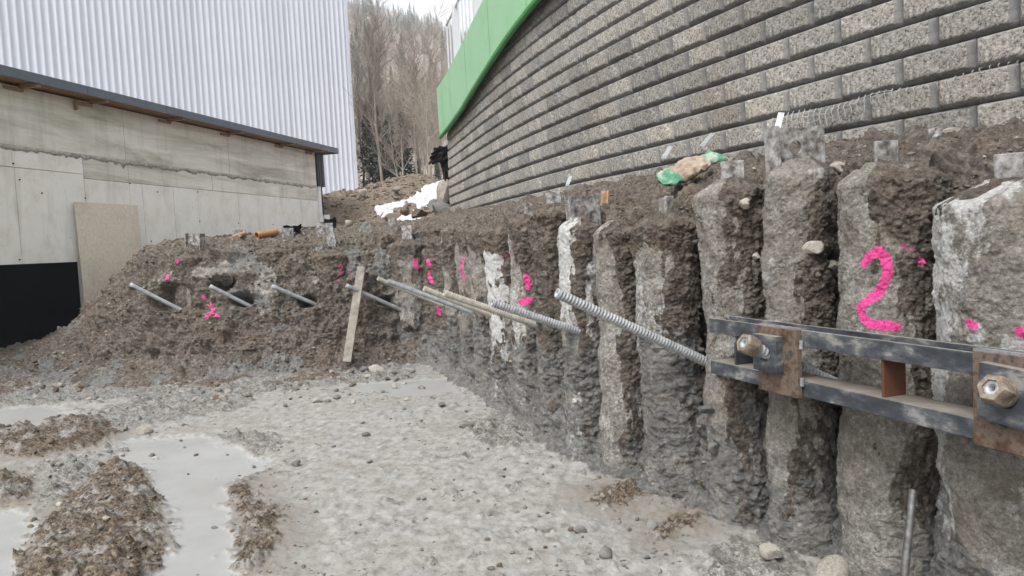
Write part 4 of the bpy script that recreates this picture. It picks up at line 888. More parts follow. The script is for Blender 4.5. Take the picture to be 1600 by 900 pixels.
# ================================================================== LOOSE THINGS
def lump(seed, sub=3, flat=0.7, ang=0.35):
    bm = bmesh.new(); bmesh.ops.create_icosphere(bm, subdivisions=sub, radius=1.0)
    v = np.array([q.co[:] for q in bm.verts])
    rg = np.random.default_rng(seed); k = rg.normal(size=(9, 3)); k /= np.linalg.norm(k, axis=1)[:, None]; off = rg.uniform(0.55, 0.95, 9)
    r = np.ones(len(v))
    for d, o_ in zip(k, off): dt = v @ d; r = np.where(dt > 1e-3, np.minimum(r, o_/np.maximum(dt, 1e-3)), r)
    r = r*(1-ang)+ang*r*r; r = r*(1+0.10*fbm(v, 1.6, 4, 0.6, seed)+0.03*fbm(v, 6, 2, 0.6, seed))
    v = v*r[:, None]*np.array([1.0, 0.8, flat])
    for q, c in zip(bm.verts, v): q.co = c
    me = bpy.data.meshes.new('stone'); bm.to_mesh(me); bm.free(); me.polygons.foreach_set('use_smooth', np.ones(len(me.polygons), bool)); me.set_sharp_from_angle(angle=R(32)); return me
LUMPS = [lump(k, 3, random.uniform(0.5, 0.8)) for k in range(9)]
LV = {}
def stone(x, y, z, r, mat, label, group=None, seed=0, name='stone', sink=0.3, cat='stone'):
    k = (seed % 9, mat)
    if k not in LV: m_ = LUMPS[k[0]].copy(); m_.materials.append(M[mat]); LV[k] = m_
    o = link(name, LV[k]); rg = random.Random(seed*7+1); o.location = (x, y, z+r*0.65*(1-2*sink)); o.scale = (r*rg.uniform(0.85, 1.2), r*rg.uniform(0.85, 1.15), r*rg.uniform(0.8, 1.1))
    o.rotation_euler = (rg.uniform(-0.3, 0.3), rg.uniform(-0.3, 0.3), rg.uniform(0, 6.28)); return tag(o, label, cat, group)
def on_floor(px, py): q = G(px, py, 0.0); q = G(px, py, floor_z(q[0], q[1])); return q[0], q[1], floor_z(q[0], q[1])
# stones that can be told apart
for k, (px, py, rpx, mat, lab) in enumerate(((1302, 892, 36, 'palestone', 'big round pale boulder at the foot of the pile bearing the 2'), (1204, 860, 20, 'palestone', 'pale flat stone left of the big round boulder'),
        (1018, 818, 11, 'stone', 'dark round cobble on the brown patch below the wide pile'), (947, 862, 16, 'stone', 'large dark angular clod in the lower middle of the floor'), (906, 828, 11, 'stone', 'small grey pointed stone left of the dark round cobble'),
        (578, 720, 8, 'stone', 'single dark stone alone in the middle of the pale floor'), (463, 724, 9, 'stone', 'dark stone beside the smooth slurry, left of the single stone'), (797, 634, 14, 'stone', 'dark stone lying in a recess at the foot of the far piles'),
        (588, 576, 14, 'palestone', 'rounded grey stone right of the foot of the leaning plank'), (612, 578, 9, 'stone', 'smaller grey stone right of the rounded one by the plank'), (728, 663, 12, 'stone', 'long dark clod on the rubble in front of the far piles'),
        (690, 632, 9, 'stone', 'dark flat stone on the pale mud below the far corner'), (226, 672, 12, 'palestone', 'pale stone at the head of the smooth slurry'), (196, 670, 7, 'stone', 'dark clod left of the pale stone by the slurry'), (196, 702, 8, 'stone', 'dark clod at the left shore of the smooth slurry'),
        (1052, 808, 12, 'brownstone', 'brown cobble in the rusty patch beneath the wide pile'), (942, 770, 6, 'stone', 'tiny grey stone beside the rusty patch'), (572, 678, 7, 'stone', 'dark flat stone above the single stone'), (1270, 388, 17, 'palestone', None))):
    if lab is None: continue
    x, y, z = on_floor(px, py+rpx*0.4); r = rpx*y/FPX; stone(x, y, z, r, mat, lab, None, k+3, sink=0.25)
# stones caught in the bank between the piles
bp = BANK['p']; bx_, by_, bd_ = project(bp)
def bank_at(px, py):
    m = np.where((np.abs(bx_-px) < 9) & (np.abs(by_-py) < 9))[0]
    return None if not len(m) else bp[m[np.argmin(bd_[m])]]
for k, (px, py, rpx, mat, lab) in enumerate(((1270, 388, 18, 'palestone', 'rounded tan stone stuck in the soil left of the painted 2'), (1303, 415, 17, 'palestone', 'pale angular stone wedged below the rounded tan stone'), (1163, 318, 16, 'palestone', 'pale flat stone under the soil cap above the bulging pile'),
        (1310, 262, 16, 'palestone', 'flat grey stone on the lip between the two piles right of the holed plate'), (1105, 638, 14, 'stone', 'grey squared stone low between piles near the waler end'), (1115, 700, 13, 'stone', 'grey stone stuck low in the gap left of the bulging pile'), (1182, 400, 7, 'palestone', 'small white pebble in the bank beside the bulging pile'))):
    q = hit(px, py); q = P(px, py, q[1]-0.2*rpx*q[1]/FPX); r = rpx*q[1]/FPX; stone(q[0], q[1], q[2], r, mat, lab, None, k+31, sink=0.5, name='embedded_stone')
# spoil boulders beyond the bank
for k, (px, py, Y, r, mat, lab) in enumerate(((655, 335, 16, 0.24, 'brownstone', 'grey boulder at the right shore of the snow patch'), (640, 354, 14.5, 0.17, 'palestone', 'pale boulder below the snow patch'), (612, 342, 16.5, 0.17, 'brownstone', 'brown boulder at the left end of the snow'), (668, 347, 14.5, 0.2, 'palestone', 'smooth pale boulder between snow and block wall'),
        (693, 310, 14.8, 0.32, 'palestone', 'upright tan slab of rock at the end of the block wall'), (692, 332, 14.7, 0.28, 'stone', 'grey rock below the tan slab at the wall end'), (618, 296, 25.5, 0.2, 'palestone', 'pale rock on the spoil heap above the snow'), (566, 302, 25.5, 0.22, 'palestone', 'flat pale rock at the foot of the corrugated hall'), (545, 350, 14, 0.12, 'palestone', 'small flat rock on the terrace right of the white pipe'),
        (682, 325, 15.6, 0.3, 'stone', 'dark rock left of the tan slab'), (632, 330, 20, 0.2, 'brownstone', 'brown rock showing through the snow'))):
    q = P(px, py, Y); o = stone(q[0], q[1], q[2], r, mat, lab, None, k+50, 'boulder', 0.45, 'boulder')
    if 'upright' in lab: o.scale = (0.2, 0.2, 0.55)
# many loose stones nobody would tell apart singly
rg = random.Random(21); cnt = 0; placed = []
zones = (('loose dark stone lying on the pale grey mud floor', 'loose stones on the pale mud', (260, 620, 1060, 890), 50, ('stone', 'stone', 'brownstone'), (2, 4.6)),
         ('loose stone in the debris at the foot of the left bank', 'loose stones at the foot of the left bank', (20, 570, 660, 630), 110, ('stone', 'palestone', 'stone', 'brownstone'), (3, 8)),
         ('small stone among the brown rubble at lower left', 'stones in the brown rubble', (20, 660, 250, 890), 46, ('brownstone', 'stone', 'palestone'), (3, 7)),
         ('loose stone below the row of right-hand piles', 'loose stones under the right piles', (760, 640, 1270, 895), 40, ('stone', 'stone', 'brownstone'), (3, 7)))
for lab, grp, (x0, y0, x1, y1), n_, mats, (ra, rb_) in zones:
    i = 0
    while i < n_:
        px, py = rg.uniform(x0, x1), y0+(y1-y0)*rg.random()**0.9
        q = G(px, py)
        if pf_dist(q[0], q[1]) > -0.12 or q[1] > 9.6: 
            i += 0.25; continue
        i += 1
        r = rg.uniform(ra, rb_)*q[1]/FPX; placed.append((q[0], q[1], r, rg.choice(mats), lab, grp, rg.randrange(1000)))
zz_ = floor_fields(np.array([[q[0], q[1]] for q in placed]))[0]
for (x, y, r, mat, lab, grp, sd), z_ in zip(placed, zz_): stone(x, y, float(z_), r, mat, lab, grp, sd, sink=0.3)
# gravel and crumbs, uncountable
def scatter(name, pts, sizes, mat, seed):
    bm = bmesh.new(); bmesh.ops.create_icosphere(bm, subdivisions=1, radius=1.0); v0 = np.array([q.co[:] for q in bm.verts]); f0 = np.array([[q.index for q in f.verts] for f in bm.faces]); bm.free()
    rg = np.random.default_rng(seed); n_ = len(pts); nv = len(v0)
    jit = 1+0.28*rg.normal(size=(n_, nv, 1)).clip(-1.2, 1.2); sc = rg.uniform(0.6, 1.25, (n_, 1, 3))*np.array([1, 1, 0.55])
    a = rg.uniform(0, 6.28, n_); ca, sa = np.cos(a)[:, None], np.sin(a)[:, None]
    v = v0[None]*jit*sc*np.asarray(sizes)[:, None, None]; x = v[:, :, 0]*ca-v[:, :, 1]*sa; y = v[:, :, 0]*sa+v[:, :, 1]*ca
    v = np.stack([x, y, v[:, :, 2]], -1)+np.asarray(pts)[:, None, :]
    f = f0[None]+(np.arange(n_)*nv)[:, None, None]
    return link(name, mesh_np(name, v.reshape(-1, 3), tris=f.reshape(-1, 3), smooth=False), M[mat])
rg = np.random.default_rng(4)
px = rg.uniform(-120, 1320, 18000); py = 570+430*rg.random(18000)**1.05
pts = np.array([G(a, b) for a, b in zip(px, py)]); ok = (pf_dist(pts[:, 0], pts[:, 1]) < -0.05) & (pts[:, 1] < 10.5); pts = pts[ok]
z_, br_, sm_, rb_ = floor_fields(pts[:, :2]); st_ = floor_fields.stain; p4 = np.column_stack([pts[:, :2], z_*0])
dens = np.clip(0.05+0.7*br_+0.9*rb_-0.9*sm_+1.9*fbm(p4, 1.8, 5, 0.65, 71)+0.3*floor_fields.stain, 0.010, 1); keep = rg.random(len(pts)) < dens
pts[:, 2] = z_-0.001; br_ = br_[keep]; st_ = st_[keep]; pts = pts[keep]; sz = (0.0028+0.0095*rg.random(len(pts))**3)*(0.45+0.16*pts[:, 1])
isb = ((br_ > 0.4) | (st_ > 0.3)) & (rg.random(len(pts)) < 0.8)
tag(scatter('gravel', pts[~isb], sz[~isb], 'stone', 1), 'small grey gravel strewn over the pit floor', 'gravel', kind='stuff')
tag(scatter('brown_crumbs', pts[isb], sz[isb]*1.2, 'brownstone', 2), 'brown soil crumbs on the rubble patches', 'soil crumbs', kind='stuff')
# crumbs on the bank
sel = rg.choice(len(bp), 9000, replace=False); m = (BANK['T'][sel] > 0.05) & (BANK['T'][sel] < 0.97); sel = sel[m]
dd = np.linalg.norm(bp[sel]-CP, axis=1); sz = (0.004+0.016*rg.random(len(sel))**3)*(0.35+0.12*dd)
bt = rg.random(len(sel)) < 0.25
tag(scatter('bank_crumbs', bp[sel][~bt]+BANK['n'][sel][~bt]*0.004, sz[~bt], 'brownstone', 3), 'brown clods clinging to the earth bank', 'soil crumbs', kind='stuff')
tag(scatter('bank_gravel', bp[sel][bt]+BANK['n'][sel][bt]*0.004, sz[bt], 'palestone', 5), 'pale gravel stuck in the earth bank', 'gravel', kind='stuff')
# spoil heap lumps
n_ = 5200; Xh = rg.uniform(-8.5, -1.0, n_); Yh = rg.uniform(13.3, 29, n_); zt = terrain_z(Xh, Yh); m = Xh < wall_x(np.clip(Yh, 1, 15.2))-0.2
tag(scatter('spoil_lumps', np.column_stack([Xh, Yh, zt])[m], (0.02+0.10*rg.random(n_)**3)[m], 'brownstone', 6), 'brown lumps covering the spoil heap', 'soil lumps', kind='stuff')
# old snow
def terrain_hit(px, py):
    d = ray(px, py); Ys = np.linspace(14, 32, 500); q = CP[None]+d[None]*(Ys/d[1])[:, None]; k = int(np.argmax(terrain_z(q[:, 0], q[:, 1]) > q[:, 2])); return q[k if k else -1]
pl = np.array([terrain_hit(*q)[:2] for q in ((586, 326), (600, 320), (618, 317), (640, 314), (652, 303), (662, 294), (690, 287), (698, 292), (690, 303), (672, 318), (655, 330), (668, 346), (640, 347), (615, 342), (597, 340))])
lo_, hi_ = pl.min(0)-0.6, pl.max(0)+0.6; A, B = np.meshgrid(np.linspace(lo_[0], hi_[0], 110), np.linspace(lo_[1], hi_[1], 170), indexing='ij'); q2 = np.column_stack([A.ravel(), B.ravel()]); q3 = np.column_stack([q2, q2[:, 0]*0])
sd = poly_sd(q2, pl)+0.30*fbm(q3, 1.3, 5, 0.6, 82)
for hx, hy, hr in ((630, 330, 0.34), (640, 326, 0.25)):
    hq = terrain_hit(hx, hy); sd = np.maximum(sd, hr-np.hypot(q2[:, 0]-hq[0], (q2[:, 1]-hq[1])*0.7)+0.15*fbm(q3, 2.5, 4, 0.6, 84))
k_ = np.exp(-((np.arange(-4, 5))/2.0)**2); zt = terrain_z(q2[:, 0], q2[:, 1]); zs = zt+0.05+0.10*sstep(0, -0.35, sd)+0.03*fbm(q3, 2.2, 4, 0.6, 81)-0.5*sstep(-0.02, 0.10, sd)
qd = grid_quads(110, 170); inside = (sd < 0.12)[qd].any(1)
me = mesh_np('snow', np.column_stack([q2, zs]), qd[inside]); bm = bmesh.new(); bm.from_mesh(me); bmesh.ops.delete(bm, geom=[w for w in bm.verts if not w.link_faces], context='VERTS'); bm.to_mesh(me); bm.free()
tag(link('snow', me, M['snow']), 'strip of old white snow on the spoil heap', 'snow', kind='stuff')

# leaning plank
a = P(543, 560, 9.35); b = P(565, 417, 9.85); d = V(b)-V(a); mb = MB(); mb.box(-0.055, 0.055, -0.02, 0.02, -0.05, d.length); o = mb.build('timber_plank', M['plank'], bevel=0.004)
o.matrix_basis = Matrix.Translation(V(a)) @ d.to_track_quat('Z', 'Y').to_matrix().to_4x4() @ Matrix.Rotation(0.0, 4, 'Z'); tag(o, 'weathered grey timber plank leaning upright on the left bank', 'plank')
# align its broad side with the viewer
zx = d.normalized(); side = Vector((1, 0, 0)); side = (side-zx*side.dot(zx)).normalized(); o.matrix_basis = frame(V(a), side, zx.cross(side), zx)
# thin steel rod by the right piles
a = P(1410, 925, 2.42); b = P(1427, 765, 2.50); d = V(b)-V(a); o = MB(); o.tube((0, 0, -0.1), (0, 0, d.length*0.62), 0.0135, n=14); o.tube((0, 0, d.length*0.62), (0, 0, d.length), 0.0125, n=14); o = o.build('steel_rod', M['rod'], smooth=True)
o.matrix_basis = Matrix.Translation(V(a)) @ d.to_track_quat('Z', 'Y').to_matrix().to_4x4(); tag(o, 'thin worn steel rod standing in front of the piles below the waler', 'rod')
# orange pipe on the bank top
a = P(402, 380, 10.5); b = P(433, 373, 10.75); a[2] = bank_top(a[0], a[1], a[2])+0.06; b[2] = max(bank_top(b[0], b[1], b[2])+0.05, a[2]); mb = MB(); mb.tube(V(a), V(b), 0.055, n=24, hollow=0.86); o = mb.build('orange_pipe', M['clay'], smooth=True); tag(o, 'short open-ended orange drain pipe lying on the bank top', 'pipe')
a = P(365, 386, 10.5); b = P(384, 376, 10.6); a[2] = bank_top(a[0], a[1], a[2])+0.03; b[2] = bank_top(b[0], b[1], b[2])+0.10; mb = MB(); mb.tube(V(a), V(b), 0.035, 0.028, n=7); tag(mb.build('split_log', M['timber'], smooth=True), 'split piece of wood left of the orange pipe', 'wood')
# rumpled sheets
def rumple(name, c, ux, uy, w, h, amp, mat, label, cat, seed, th=0.012, n=26, edge=0.25, parent=None):
    """a crumpled sheet spanned by the directions ux, uy, with ragged edges and thickness"""
    ux = V(ux).normalized(); uy = V(uy).normalized(); nz_ = ux.cross(uy).normalized()
    uu = np.linspace(-1, 1, n); A, B = np.meshgrid(uu, uu, indexing='ij'); A = A.ravel(); B = B.ravel(); q = np.column_stack([A, B, A*0])+seed*3.7
    ea = 1+edge*fbm(q, 2.0, 3, 0.6, seed); d = amp*fbm(q, 1.4, 4, 0.6, seed+1)*2
    bs = np.array([ux[:], uy[:], nz_[:]])
    v = (np.column_stack([A*w/2*ea, B*h/2*ea, d]) @ bs)+np.asarray(c); k = len(v); v2 = v-np.array(nz_[:])*th
    qd = grid_quads(n, n); rim = [i for i in range(n)]+[i*n+n-1 for i in range(1, n)]+[(n-1)*n+j for j in range(n-2, -1, -1)]+[i*n for i in range(n-2, 0, -1)]
    sid = [(rim[i], rim[(i+1) % len(rim)], rim[(i+1) % len(rim)]+k, rim[i]+k) for i in range(len(rim))]
    o = link(name, mesh_np(name, np.vstack([v, v2]), np.vstack([qd, qd[:, ::-1]+k, sid])), M[mat], parent)
    return tag(o, label, cat) if label else o
rumple('fleece_flap', P(689, 240, 14.75), (1, 0.25, 0.30), (0.35, 0.3, 1), 0.42, 0.36, 0.09, 'fleece', 'torn black fleece flap hanging out at the end of the block wall', 'fleece', 3, edge=0.5)
rumple('fleece_strip', P(699, 285, 14.75), (1, 0.3, 0.0), (-0.10, 0.1, 1), 0.17, 1.15, 0.07, 'fleece', 'black fleece strip hanging down the end of the block wall', 'fleece', 4, edge=0.5)
fq = P(457, 368, 10.9); fq[2] = bank_top(fq[0], fq[1], fq[2])+0.08
rumple('foil_scrap', fq, (1, 0.2, 0), (0, 0.6, 0.6), 0.24, 0.14, 0.045, 'bitumen', 'crumpled black foil scrap on the bank by the concrete wall', 'foil', 5)
rumple('foil_bundle', P(516, 354, 18), (1, 0.2, 0), (0, 0.5, 1), 0.30, 0.4, 0.1, 'bitumen', 'crumpled black foil at the foot of the white pipe', 'foil', 6)
rumple('splintered_board', P(944, 317, 5.35), (1, -0.2, 0.1), (0.1, 0.05, 1), 0.055, 0.17, 0.012, 'timber', 'splintered tan board standing in the soil beside the holed steel head', 'board', 7, n=14)
rumple('bent_sheet', P(975, 322, 5.2), (1, -0.3, 0.1), (0.1, 0.6, 0.8), 0.14, 0.10, 0.03, 'brownstone', 'bent rusty sheet in the soil right of the splintered board', 'sheet', 8, n=16)
rumple('curved_metal_sheet', P(1462, 208, 3.6), (0.9, 0.3, 0.25), (-0.1, 0.3, 1), 0.07, 0.06, 0.012, 'steel_dusty', 'small bent bright metal sheet at the foot of the block wall', 'metal sheet', 9, n=14)
stone(*P(1490, 205, 3.6), 0.05, 'palestone', 'pale rag-like lump beside the small bent metal sheet', None, 77, 'pale_lump', 0.5, 'lump')
# empty paper sack
c = P(1078, 268, 4.75); sdx = V(P(1122, 245, 4.75))-V(P(1034, 288, 4.6)); Ls = sdx.length; sdx.normalize()
nu, nv_ = 60, 36; uu = np.linspace(0, 1, nu); vv = []
for u in uu:
    w = 0.095*(sstep(0, 0.10, u)*0.6+0.4)*(1-0.35*sstep(0.55, 0.8, u)+0.25*sstep(0.8, 1, u)); t_ = 0.036*sstep(-0.08, 0.25, u)*(1-0.6*sstep(0.55, 1, u))+0.004
    for a in np.linspace(0, 2*math.pi, nv_, endpoint=False): vv.append((u*Ls-Ls/2, math.copysign(abs(math.cos(a))**0.7, math.cos(a))*w, math.copysign(abs(math.sin(a))**0.8, math.sin(a))*t_))
vv = np.array(vv); vv += 0.024*np.column_stack([fbm(vv, 9, 4, 0.6, 91), 1.5*fbm(vv, 8, 4, 0.6, 92), 1.3*fbm(vv, 13, 3, 0.6, 93, True)+0.9*np.abs(fbm(vv*np.array([0.4, 1.6, 1]), 14, 2, 0.5, 94))])
up = Vector((0, -0.45, 1)); yv = up.cross(sdx).normalized(); zv = sdx.cross(yv).normalized()
sack = empty('paper_sack', (0, 0, 0)); sack.matrix_basis = frame(V(c)+Vector((0, 0, 0.02)), sdx, yv, zv); tag(sack, 'crumpled brown paper sack with green ends lying below the block wall', 'sack')
q = grid_quads(nu, nv_); q = [(i*nv_+j, (i+1)*nv_+j, (i+1)*nv_+(j+1) % nv_, i*nv_+(j+1) % nv_) for i in range(nu-1) for j in range(nv_)]
i1, i2 = 12, 45
def sub(a, b): return [f for f in q if a <= f[0]//nv_ < b]
caps0 = [(0, j, j+1) for j in range(1, nv_-1)]; e0 = (nu-1)*nv_; caps1 = [(e0, e0+j+1, e0+j) for j in range(1, nv_-1)]
for nm, fs, cp, mt in (('green_end', sub(0, i1), caps0, 'paper_green'), ('body', sub(i1, i2), None, 'paper'), ('green_end', sub(i2, nu), caps1, 'paper_green')):
    me = mesh_np(nm, vv, fs, cp); bm = bmesh.new(); bm.from_mesh(me); bmesh.ops.delete(bm, geom=[w for w in bm.verts if not w.link_faces], context='VERTS'); bm.to_mesh(me); bm.free(); link(nm, me, M[mt], sack)
# thin metal straps leaning by the wall
for k, (xa, ya, xb, yb, Y, lab) in enumerate(((1036, 248, 1048, 229, 5.9, 'thin bright metal strap at the wall foot left of the paper sack'), (1096, 229, 1114, 208, 5.5, 'thin bright metal strap above the paper sack'), (1213, 208, 1221, 176, 4.9, 'bright metal tag leaning above the holed steel plate'), (886, 290, 892, 275, 7.4, 'short bright metal strap at the wall foot above the slim pile'))):
    a, b = P(xa, ya, Y-0.03), P(xb, yb, Y+0.03); d = V(b)-V(a); zx = d.normalized(); side = Vector((0.9, -0.3, 0.2)); side = (side-zx*side.dot(zx)).normalized(); mb = MB(); mb.box(-0.02, 0.02, -0.002, 0.002, 0, d.length); mb.box(-0.012, 0.012, -0.004, -0.0021, d.length*0.1, d.length*0.25)
    o = mb.build('metal_strap', M['cutface']); o.matrix_basis = frame(V(a), side, zx.cross(side), zx); tag(o, lab, 'metal strap', 'metal straps along the wall foot')
# plastic pipe bit between far piles, and the geogrid layer poking out of a joint
a = P(739, 383, 7.75); b = P(758, 378, 7.7); mb = MB(); mb.tube(V(a), V(b), 0.016, n=12, hollow=0.7); tag(mb.build('pipe_end', M['white'], smooth=True), 'short pale pipe end poking out between the far piles', 'pipe')
geo = empty('geogrid_edge', (float(wall_x(4.6)), 4.6, 2.3)); tag(geo, 'pale geogrid edge fraying out of a joint of the block wall', 'geogrid'); GI = geo.matrix_basis.inverted()
sA, sB = s_of_y(5.35), s_of_y(3.55); zg = Z0+4*BH-0.004; rs = random.Random(8); mb = MB(); tops = []
n_ = 44
for i in range(n_):
    u = i/(n_-1); pnt, tg, nr = wall_at(sA+(sB-sA)*u); L_ = (0.165*(1-u)**1.8+0.016)*rs.uniform(0.85, 1.1); pts_ = []
    for k, f in enumerate((0, 0.25, 0.5, 0.75, 1.0)):
        q = pnt+nr*(0.025+(0.05-0.025*u)*min(1, f*2.2)-0.012*f+rs.uniform(-0.003, 0.003))+tg*(rs.uniform(-0.005, 0.005)+0.02*f*(1-u)); q.z = zg-L_*f**1.3+0.012*math.sin(u*19); pts_.append(GI @ q)
    for a, b in zip(pts_[:-1], pts_[1:]): mb.tube(a, b, 0.0030-0.0012*u, n=5)
    tops.append(pts_)
mb.build('strands', M['net'], geo)['kind'] = 'stuff'
mb = MB()
for row, lim in ((1, 24), (2, 20), (3, 12)):
    for i in range(min(lim, n_)-1):
        if rs.random() < 0.86: mb.tube(tops[i][row], tops[i+1][row], 0.0028, n=5)
mb.build('cross_strands', M['net'], geo)['kind'] = 'stuff'

# ================================================================== FOREST ON THE HILLSIDE
def tube_list(segs, ns=4):
    """segs: list of (p0, p1, r0, r1) -> one mesh"""
    a = np.array([s[0] for s in segs]); b = np.array([s[1] for s in segs]); r0 = np.array([s[2] for s in segs]); r1 = np.array([s[3] for s in segs])
    d = b-a; d /= np.linalg.norm(d, axis=1)[:, None]+1e-9; ref = np.where(np.abs(d[:, 2:3]) > 0.9, np.array([[1.0, 0, 0]]), np.array([[0, 0, 1.0]]))
    x = np.cross(d, ref); x /= np.linalg.norm(x, axis=1)[:, None]; y = np.cross(d, x); v = []
    for c, r in ((a, r0), (b, r1)):
        for k in range(ns): t_ = 2*math.pi*k/ns; v.append(c+(x*math.cos(t_)+y*math.sin(t_))*r[:, None])
    v = np.stack(v, 1).reshape(-1, 3); base_ = (np.arange(len(segs))*2*ns)[:, None]
    q = np.concatenate([base_+np.array([[k, (k+1) % ns, ns+(k+1) % ns, ns+k]]) for k in range(ns)]); return v, q
def bare_tree(seed, h):
    rg = random.Random(seed); trunk = []; twig = []
    def grow(p, d, L, r, depth):
        n_ = (11, 4, 3, 2)[depth]; q = p
        for i in range(n_):
            d = (d+Vector((rg.gauss(0, 0.07+0.05*depth), rg.gauss(0, 0.07+0.05*depth), rg.gauss(0.05, 0.05)))).normalized(); e = q+d*(L/n_); ra = r*(1-0.8*i/n_); rb_ = r*(1-0.8*(i+1)/n_)
            (trunk if depth < 2 else twig).append((q[:], e[:], max(ra, 0.014), max(rb_, 0.011))); q = e
            if depth < 3 and (depth > 0 or i > 1):
                for _ in range((3, 2, 2)[depth]):
                    if rg.random() < 0.2: continue
                    ang = rg.uniform(0, 6.28); sp = rg.uniform(0.5, 1.1); ax_ = Vector((math.cos(ang), math.sin(ang), rg.uniform(-0.1, 0.6)))
                    nd = (d*(1.0-0.3*sp)+ax_*sp*0.8).normalized(); ll = L*(0.30-0.17*i/n_)*rg.uniform(0.6, 1.35) if depth == 0 else L*rg.uniform(0.35, 0.6)
                    grow(q, nd, ll, max(rb_*0.5, 0.016), depth+1)
    grow(Vector((0, 0, -0.3)), Vector((rg.gauss(0, 0.05), rg.gauss(0, 0.05), 1)), h, h*0.0105, 0)
    if seed % 2: grow(Vector((0.1, 0.05, -0.3)), Vector((rg.gauss(0, 0.15), rg.gauss(0, 0.15), 1)), h*0.8, h*0.008, 0)
    return trunk, twig
TREES = []
for k, h in enumerate((15, 12, 14, 10)):
    tr, tw = bare_tree(40+k, h)
    a = mesh_np('trunk', *tube_list(tr, 6)); b = mesh_np('crown', *tube_list(tw, 3), smooth=False); a.materials.append(M['bark']); b.materials.append(M['twig']); TREES.append((a, b)); print('tree', k, len(tr), len(tw))
def conifer(seed, h):
    rg = random.Random(seed); tr = [((0, 0, -0.3), (0, 0, h), h*0.014, 0.01)]; v = []; f = []
    z = h*0.08
    while z < h*0.98:
        L = (h-z)*0.24*rg.uniform(0.8, 1.15)+0.12
        for k in range(6):
            a = rg.uniform(0, 6.28); ll = L*rg.uniform(0.45, 1.15)
            for t_ in (0.25, 0.45, 0.62, 0.78, 0.92):
                c = Vector((math.cos(a)*ll*t_, math.sin(a)*ll*t_, z-ll*t_*0.35+0.12*ll*t_*t_+rg.gauss(0, 0.012*h)))
                for s_ in range(3):
                    e = Vector((rg.uniform(-1, 1), rg.uniform(-1, 1), rg.uniform(-0.7, 0.2))).normalized()*(0.10+0.30*ll*(1-t_*0.6)); w = Vector((rg.uniform(-1, 1), rg.uniform(-1, 1), rg.uniform(-0.4, 0.4))).normalized()*0.09*(0.5+ll*0.3); n_ = len(v)
                    v += [c-w, c+w, c+e]; f.append((n_, n_+1, n_+2))
        z += h*0.024*rg.uniform(0.7, 1.3)
    a = mesh_np('trunk', *tube_list(tr, 6)); b = mesh_np('crown', [tuple(q) for q in v], tris=f, smooth=False); a.materials.append(M['bark']); b.materials.append(M['needle']); return a, b
CONS = [conifer(70+k, h) for k, h in enumerate((9, 12, 5))]
def plant(kind, meshes, x, y, sc, rz, label, group, z=None):
    z = float(terrain_z(np.array([x]), np.array([y]))[0]) if z is None else z
    o = empty(kind, (x, y, z), rz); o.scale = (sc, sc, sc)
    for nm, m_ in zip(('trunk', 'crown'), meshes): link(nm, m_, None, o)
    return tag(o, label, 'tree', group)
rg = random.Random(17)
front = ((567, 40, 0, 'tall pale bare tree nearest the corrugated hall'), (598, 35, 2, 'tall straight bare tree right of the hall corner, first of a pair'), (590, 38, 0, 'tall straight bare tree right of the hall corner, second of a pair'), (628, 34, 3, 'slim pale young tree rising before the dark spruce'),
         (652, 36, 0, 'forked bare tree on the spoil heap left of the green coping'), (660, 39, 2, 'bare tree with several stems behind the forked one'), (673, 34, 2, 'bare tree closest to the end of the green coping'), (615, 44, 1, 'bare tree with a crooked pale branch in mid gap'), (640, 46, 0, 'bare tree with broad reddish crown in mid gap'), (580, 46, 1, 'bare tree half hidden by its taller neighbours near the hall'))
for px, Y, k, lab in front:
    q = P(px, 280, Y); plant('bare_tree', TREES[k], q[0], Y, rg.uniform(0.42, 0.54), rg.uniform(0, 6.28), lab, 'bare trees beyond the spoil heap')
n_ = 0
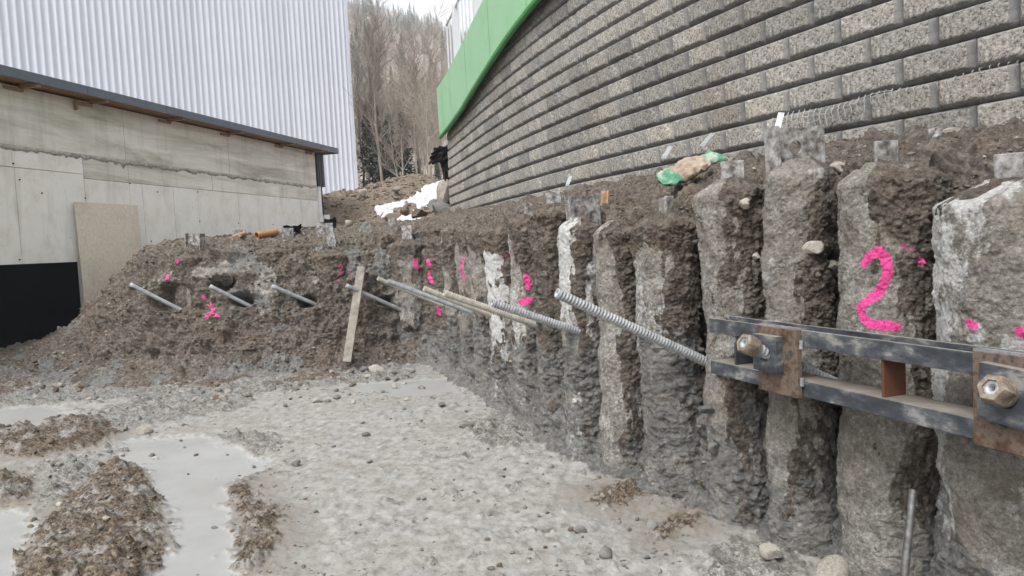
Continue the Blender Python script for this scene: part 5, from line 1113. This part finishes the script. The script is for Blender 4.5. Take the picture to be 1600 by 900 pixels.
while n_ < 290:
    Y = 48+rg.random()**1.3*330; px = rg.uniform(535, 735); q = P(px, 200, Y); n_ += 1
    band = 'at the foot of the wooded hillside' if Y < 110 else ('half way up the wooded hillside' if Y < 230 else 'high up on the wooded hillside'); side = 'beside the corrugated hall' if px < 605 else ('in the middle of the gap' if px < 660 else 'beside the green coping')
    plant('bare_tree', TREES[rg.randrange(4)], q[0], Y+rg.uniform(-2, 2), rg.uniform(0.32, 0.5)*(1.0 if Y < 110 else 1.4), rg.uniform(0, 6.28), 'grey-brown leafless tree '+band+', '+side, 'leafless trees '+band+', '+side)
for i in range(70):
    Y = 350+rg.uniform(0, 80); px = 530+210*(i+rg.random())/70; q = P(px, 40, Y)
    plant('spruce_tree', CONS[rg.randrange(2)], q[0], Y, rg.uniform(0.7, 1.25), rg.uniform(0, 6.28), 'dark spruce on the ridge of the hillside', 'spruces on the ridge')
for i in range(45):
    Y = rg.uniform(90, 330); px = rg.uniform(540, 720); q = P(px, 150, Y)
    plant('spruce_tree', CONS[rg.randrange(2)], q[0], Y, rg.uniform(0.5, 0.9), rg.uniform(0, 6.28), 'dark spruce standing between the leafless hillside trees', 'spruces on the slope')
for px, Y, k, s_, lab in ((633, 37, 2, 0.85, 'bushy dark green spruce low behind the spoil heap'), (612, 38, 2, 0.85, 'dark green spruce left of the bushy one'), (578, 37, 0, 0.52, 'dark green spruce against the hall corner'), (684, 31, 2, 0.25, 'tiny dark green spruce by the black fleece'), (595, 40, 0, 0.55, 'dark spruce behind the pair of straight bare trees'), (655, 41, 2, 0.5, 'spruce behind the forked bare tree')):
    q = P(px, 285, Y); plant('spruce_tree', CONS[k], q[0], Y, s_, rg.uniform(0, 6.28), lab, 'spruces behind the spoil heap')
# the slightly hazy air over the valley
hz = MB(); hz.box(-900, 900, -320, 900, -2.3, 190); me = hz.mesh('haze'); o = link('haze', me); o['kind'] = 'stuff'; tag(o, 'thin pale haze in the valley air', 'haze')
hm = bpy.data.materials.new('haze'); hm.use_nodes = True; hn = hm.node_tree.nodes; hm.node_tree.links.remove(hn['Material Output'].inputs['Surface'].links[0]); pv = hn.new('ShaderNodeVolumePrincipled')
pv.inputs['Color'].default_value = (0.9, 0.93, 0.97, 1); pv.inputs['Density'].default_value = 0.0009; hm.node_tree.links.new(pv.outputs[0], hn['Material Output'].inputs['Volume']); me.materials.append(hm)
print('objects', len(bpy.data.objects))
